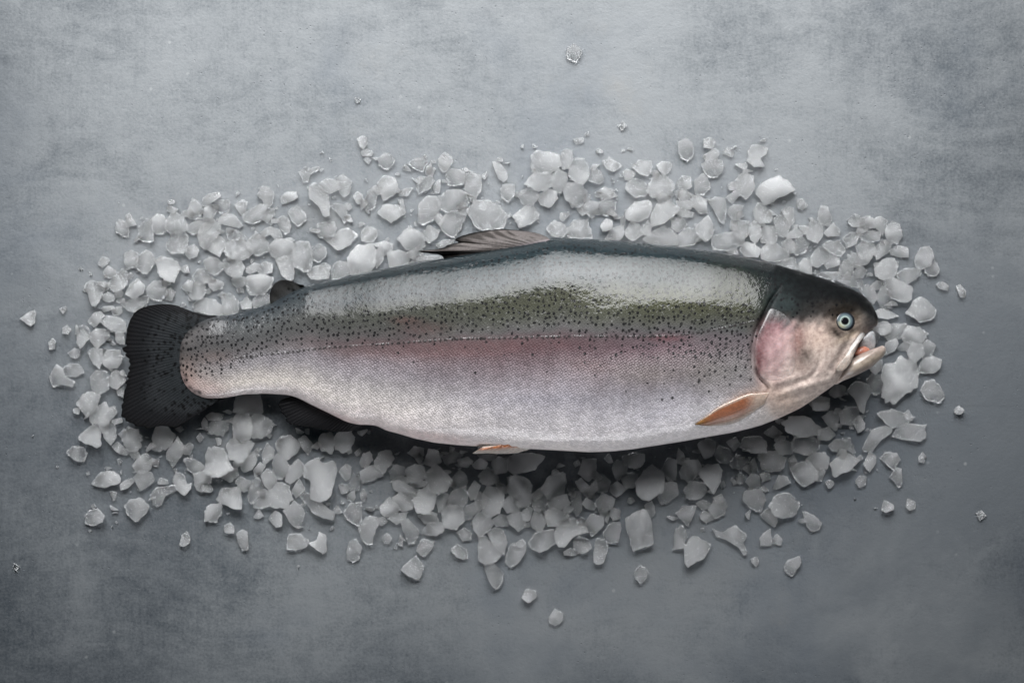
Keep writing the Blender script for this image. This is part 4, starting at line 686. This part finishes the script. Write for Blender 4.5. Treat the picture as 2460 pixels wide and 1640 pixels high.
# ------------------------------------------------------------------ crushed ice
def inside(poly, gx, gy):
    r = np.zeros(gx.shape, bool); n = len(poly)
    for i in range(n):
        x0, y0 = poly[i]; x1, y1 = poly[(i + 1) % n]
        c = ((y0 > gy) != (y1 > gy)) & (gx < (x1 - x0) * (gy - y0) / ((y1 - y0) or 1e-9) + x0)
        r ^= c
    return r
GS = 3.0; GW, GH = int(2460 / GS), int(1640 / GS)
GX, GY = np.meshgrid((np.arange(GW) + .5) * GS, (np.arange(GH) + .5) * GS)
def bbox_grid(poly):
    x0, y0 = poly.min(0); x1, y1 = poly.max(0)
    i0, i1 = max(0, int(x0 / GS)), min(GW, int(x1 / GS) + 2); j0, j1 = max(0, int(y0 / GS)), min(GH, int(y1 / GS) + 2)
    return slice(j0, j1), slice(i0, i1)
FISH_POLY = np.concatenate([TOP, BOT[::-1]])
TAIL_POLY = np.array(TAILB + TAILE[::-1]); 
FISH_MASK = inside(FISH_POLY, GX, GY) | inside(TAIL_POLY, GX, GY)
for nm in ([(866,1029),(835,1036),(800,1035),(752,1027),(698,1017),(672,981),(676,958),(712,940),(800,990),(880,1012)], LOWJ): FISH_MASK |= inside(np.array(nm, float), GX, GY)

CH = []
for (x0, y0, s, txt) in TILES:
    for p in txt.strip().split(';'):
        q = np.array([[float(v) for v in a.split(',')] for a in p.split()]) / s + (x0, y0)
        if 0.5 * np.sum(q[:, 0] * np.roll(q[:, 1], -1) - np.roll(q[:, 0], -1) * q[:, 1]) < 0: q = q[::-1]
        CH.append(q)
ids = np.full((GH, GW), -1, int)
for i, q in enumerate(CH):
    sl = bbox_grid(q); m = inside(q, GX[sl], GY[sl]); ids[sl][m] = i
ids[FISH_MASK] = -1
vis = np.bincount(ids[ids >= 0].ravel(), minlength=len(CH))
order = np.argsort(-vis); KEEP = set(order[:300].tolist())

hmap = np.zeros((GH, GW)); 
def polyline(q, n):
    cl = np.vstack([q, q[:1]]); sg = np.hypot(*np.diff(cl, axis=0).T); s = np.concatenate([[0], np.cumsum(sg)]); t = np.arange(n) / n * s[-1]
    return np.stack([np.interp(t, s, cl[:, 0]), np.interp(t, s, cl[:, 1])], 1)
def chunk_mesh(q, rg, zbase, hgt, n=40):
    """one lump of ice from its outline: rounded rim, a few cleaved facets, bumpy top"""
    o = 0.2 * catmull(q, n) + 0.8 * polyline(q, n); c = o.mean(0)
    per = np.hypot(*(o - np.roll(o, 1, 0)).T).sum()
    k1, k2 = rg.uniform(0, 6.28, 2)
    a = np.arange(n) / n * 6.283
    jagw = rg.uniform(0.012, 0.042)
    wob = 1 + 0.022 * np.sin(5 * a + k1) + 0.018 * np.sin(9 * a + k2) + rg.normal(0, jagw, n)
    o = c + (o - c) * wob[:, None] * 1.15
    rad = np.abs(o - c).max()
    pl = []
    for _ in range(rg.integers(2, 5)):
        an = rg.uniform(0, 6.28); sl = rg.uniform(0.25, 1.0); pl.append((math.cos(an) * sl, math.sin(an) * sl, rg.uniform(0.55, 0.95)))
    fr = rg.uniform(0, 6.28, 4); fq = rg.uniform(0.10, 0.22, 4)
    rings = [(0.86, 0.0), (0.97, 0.12), (1.0, 0.30), (0.995, 0.55), (0.965, 0.76), (0.91, 0.90), (0.80, 0.97), (0.60, 1.0), (0.32, 1.0)]
    V = []
    for r, hz in rings + [(0, 1.0)]:
        pts = c + (o - c) * r if r else c[None]
        for x, y in pts:
            dx, dy = (x - c[0]) / rad, (y - c[1]) / rad
            z = hz
            if hz > 0.3:
                for (ax, ay, d) in pl: z = min(z, d + ax * dx + ay * dy)
                z = max(z, 0.22 + 0.1 * hz)
                z += 0.035 * math.sin(x * fq[0] + y * fq[1] + fr[0]) + 0.035 * math.sin(x * fq[2] - y * fq[3] + fr[1]) + rg.normal(0, 0.016)
            V.append(at(x, y, zbase + 0.0005 + max(z, 0) * hgt))
    nr = len(rings); F = [tuple(range(n))]
    for k in range(nr - 1):
        for j in range(n):
            A, B = k * n + j, k * n + (j + 1) % n; F.append((A, A + n, B + n, B))
    top = nr * n
    for j in range(n): F.append(((nr - 1) * n + (j + 1) % n, (nr - 1) * n + j, top))
    return V, F
cxs = np.array([q.mean(0) for q in CH])
INFO = {}
stuffV, stuffF = [], []
def add_stuff(V, F):
    b = len(stuffV); stuffV.extend(V); stuffF.extend([tuple(b + k for k in f) for f in F])
for i, q in enumerate(CH):
    rg = np.random.default_rng(1000 + i)
    A = 0.5 * abs(np.sum(q[:, 0] * np.roll(q[:, 1], -1) - np.roll(q[:, 0], -1) * q[:, 1]))
    size = math.sqrt(A) * P
    d = q - q.mean(0); ev, evec = np.linalg.eigh(d.T @ d); asp = math.sqrt(ev[1] / max(ev[0], 1e-6))
    hgt = size * rg.uniform(0.55, 0.80) / max(1, asp) ** 0.35
    hgt = min(hgt, 0.0135)
    sl = bbox_grid(q); m = inside(q, GX[sl], GY[sl])
    sup = hmap[sl][m]
    zb = float(np.percentile(sup, 70)) * 0.86 if sup.size else 0.0
    if sup.size and np.mean(sup > 0.001) < 0.30: zb = 0.0
    covered = np.mean(FISH_MASK[sl][m]) if m.any() else 0
    if covered > 0.04:
        cap = 0.0095
        if zb > 0.002: zb = 0.0
        hgt = min(hgt, cap)
    zb = min(zb, 0.018)
    V, F = chunk_mesh(q, rg, zb, hgt)
    if m.any():
        hh = hmap[sl]; hh[m] = np.maximum(hh[m], zb + hgt * 0.85); hmap[sl] = hh
    if i in KEEP:
        c = q.mean(0); base = np.array(at(c[0], c[1], zb))
        o = link('ice_chunk', [tuple(np.array(v) - base) for v in V], F, M_ICE if A > 700 else M_CHIP, sharp=28, closed=False)
        o.location = base
        INFO[i] = dict(o=o, A=A, asp=asp, c=c, cov=covered, npt=len(q), zb=zb, vis=vis[i])
    else:
        add_stuff(V, F)
# chunks under the fish that carry it (seen only from low down)
rg = np.random.default_rng(5)
for _ in range(230):
    x = rg.uniform(470, 2040); t, b, a, zc = section(x); y = rg.uniform(t + 30, b - 30)
    r = rg.uniform(16, 30); an = np.sort(rg.uniform(0, 6.28, 7)); q = np.stack([x + r * np.cos(an), y + r * np.sin(an) * rg.uniform(.6, 1)], 1)
    j, i2 = int(min(y, 1639) / GS), int(x / GS)
    if hmap[j, i2] > 0.002: continue
    V, F = chunk_mesh(q, rg, 0.0, rg.uniform(0.008, 0.011), 14); add_stuff(V, F)
    sl = bbox_grid(q); m = inside(q, GX[sl], GY[sl]); hh = hmap[sl]; hh[m] = 0.009; hmap[sl] = hh
# slivers and crumbs between the chunks
rg = np.random.default_rng(21)
made = 0
for _ in range(5000):
    if made >= 420: break
    k = int(rg.integers(0, len(CH))); c0 = cxs[k]; an = rg.uniform(0, 6.28); dd = rg.uniform(18, 62)
    if not (220 < c0[0] < 2140 and 370 < c0[1] < 1260): continue
    x, y = c0[0] + dd * math.cos(an), c0[1] + dd * math.sin(an); j, i2 = int(y / GS), int(x / GS)
    if not (0 <= j < GH and 0 <= i2 < GW) or hmap[j, i2] > 0 or FISH_MASK[j, i2]: continue
    r = rg.uniform(3.0, 6.0) if rg.random() < .35 else rg.uniform(6.0, 16.0)
    aa = np.sort(rg.uniform(0, 6.28, 6)); q = np.stack([x + r * np.cos(aa), y + r * np.sin(aa) * rg.uniform(.5, 1)], 1)
    V, F = chunk_mesh(q, rg, 0.0, r * P * rg.uniform(0.7, 1.1), 14); add_stuff(V, F); made += 1
    sl = bbox_grid(q); m = inside(q, GX[sl], GY[sl]); hh = hmap[sl]; hh[m] = 0.004; hmap[sl] = hh
st = link('crushed_ice', stuffV, stuffF, M_CHIP, sharp=28, closed=False)
st['kind'] = 'stuff'; st['label'] = 'small chips of crushed ice scattered between the larger chunks'; st['category'] = 'ice'

# ---- labels: look first, then the part of the fish beside it, then order along that part
LAND = [('tail fin', 300, 870), ('tail stem', 500, 850), ('adipose fin', 680, 700), ('anal fin', 750, 990), ('back behind the dorsal fin', 900, 650), ('dorsal fin', 1150, 590),
        ('middle of the back', 1430, 575), ('shoulder', 1700, 605), ('nape', 1880, 640), ('snout', 2090, 740), ('open mouth', 2110, 820), ('chin', 2010, 930),
        ('throat', 1880, 1000), ('pectoral fin', 1740, 1030), ('belly', 1500, 1080), ('pelvic fin', 1210, 1085), ('vent', 900, 1025)]
def near_land(c):
    best = min(LAND, key=lambda l: (c[0] - l[1]) ** 2 * (1.0 if abs(c[1] - l[2]) < 200 else 3.0) + (c[1] - l[2]) ** 2)
    dx, dy = c[0] - best[1], c[1] - best[2]
    if abs(dx) > 1.6 * abs(dy): side = 'right of' if dx > 0 else 'left of'
    else: side = 'below' if dy > 0 else 'above'
    return best[0], side, math.hypot(dx, dy)
def shape_word(I):
    if I['asp'] > 1.75: return 'long thin'
    if I['asp'] > 1.42: return 'oblong'
    if I['npt'] <= 4: return 'four-cornered'
    if I['npt'] >= 9: return 'ragged'
    if I['npt'] >= 7: return 'many-sided'
    if I['npt'] == 6: return 'blunt'
    return 'angular'
def size_word(A): return 'large' if A > 1900 else 'medium' if A > 1150 else 'small'
groups = {}
for i, I in INFO.items():
    nm, side, dist = near_land(I['c'])
    if I['cov'] > 0.04: where = f'tucked partly under the trout, {side} the {nm}' if False else f'half hidden by the {nm}'
    elif dist < 110: where = f'close {side} the {nm}'
    elif dist < 230: where = f'{side} the {nm}'
    else: where = f'far {side} the {nm}'
    I['where'] = where; I['size'] = size_word(I['A']); I['shape'] = shape_word(I)
    groups.setdefault((where, I['size'], I['shape']), []).append(i)
ORD = ['', 'leftmost', 'second from left', 'third from left', 'fourth from left', 'fifth from left', 'sixth from left', 'seventh from left', 'eighth from left', 'ninth from left']
for (where, sz, sh), mem in groups.items():
    mem.sort(key=lambda i: INFO[i]['c'][0])
    for k, i in enumerate(mem):
        I = INFO[i]
        base = f'{sz} {sh} ice chunk {where}'
        if len(mem) == 2: base += ', the left one of two' if k == 0 else ', the right one of two'
        elif len(mem) > 2: base += ', the rightmost' if k == len(mem) - 1 else f', the {ORD[k + 1]}'
        if I['zb'] > 0.004 and len(base.split()) < 13: base += ', on top of others' if ', the' not in base else ''
        base = base.replace('back behind the dorsal fin', 'rear back')
        I['o']['label'] = base; I['o']['category'] = 'ice chunk'; I['o']['group'] = 'chunks of crushed ice around the trout'
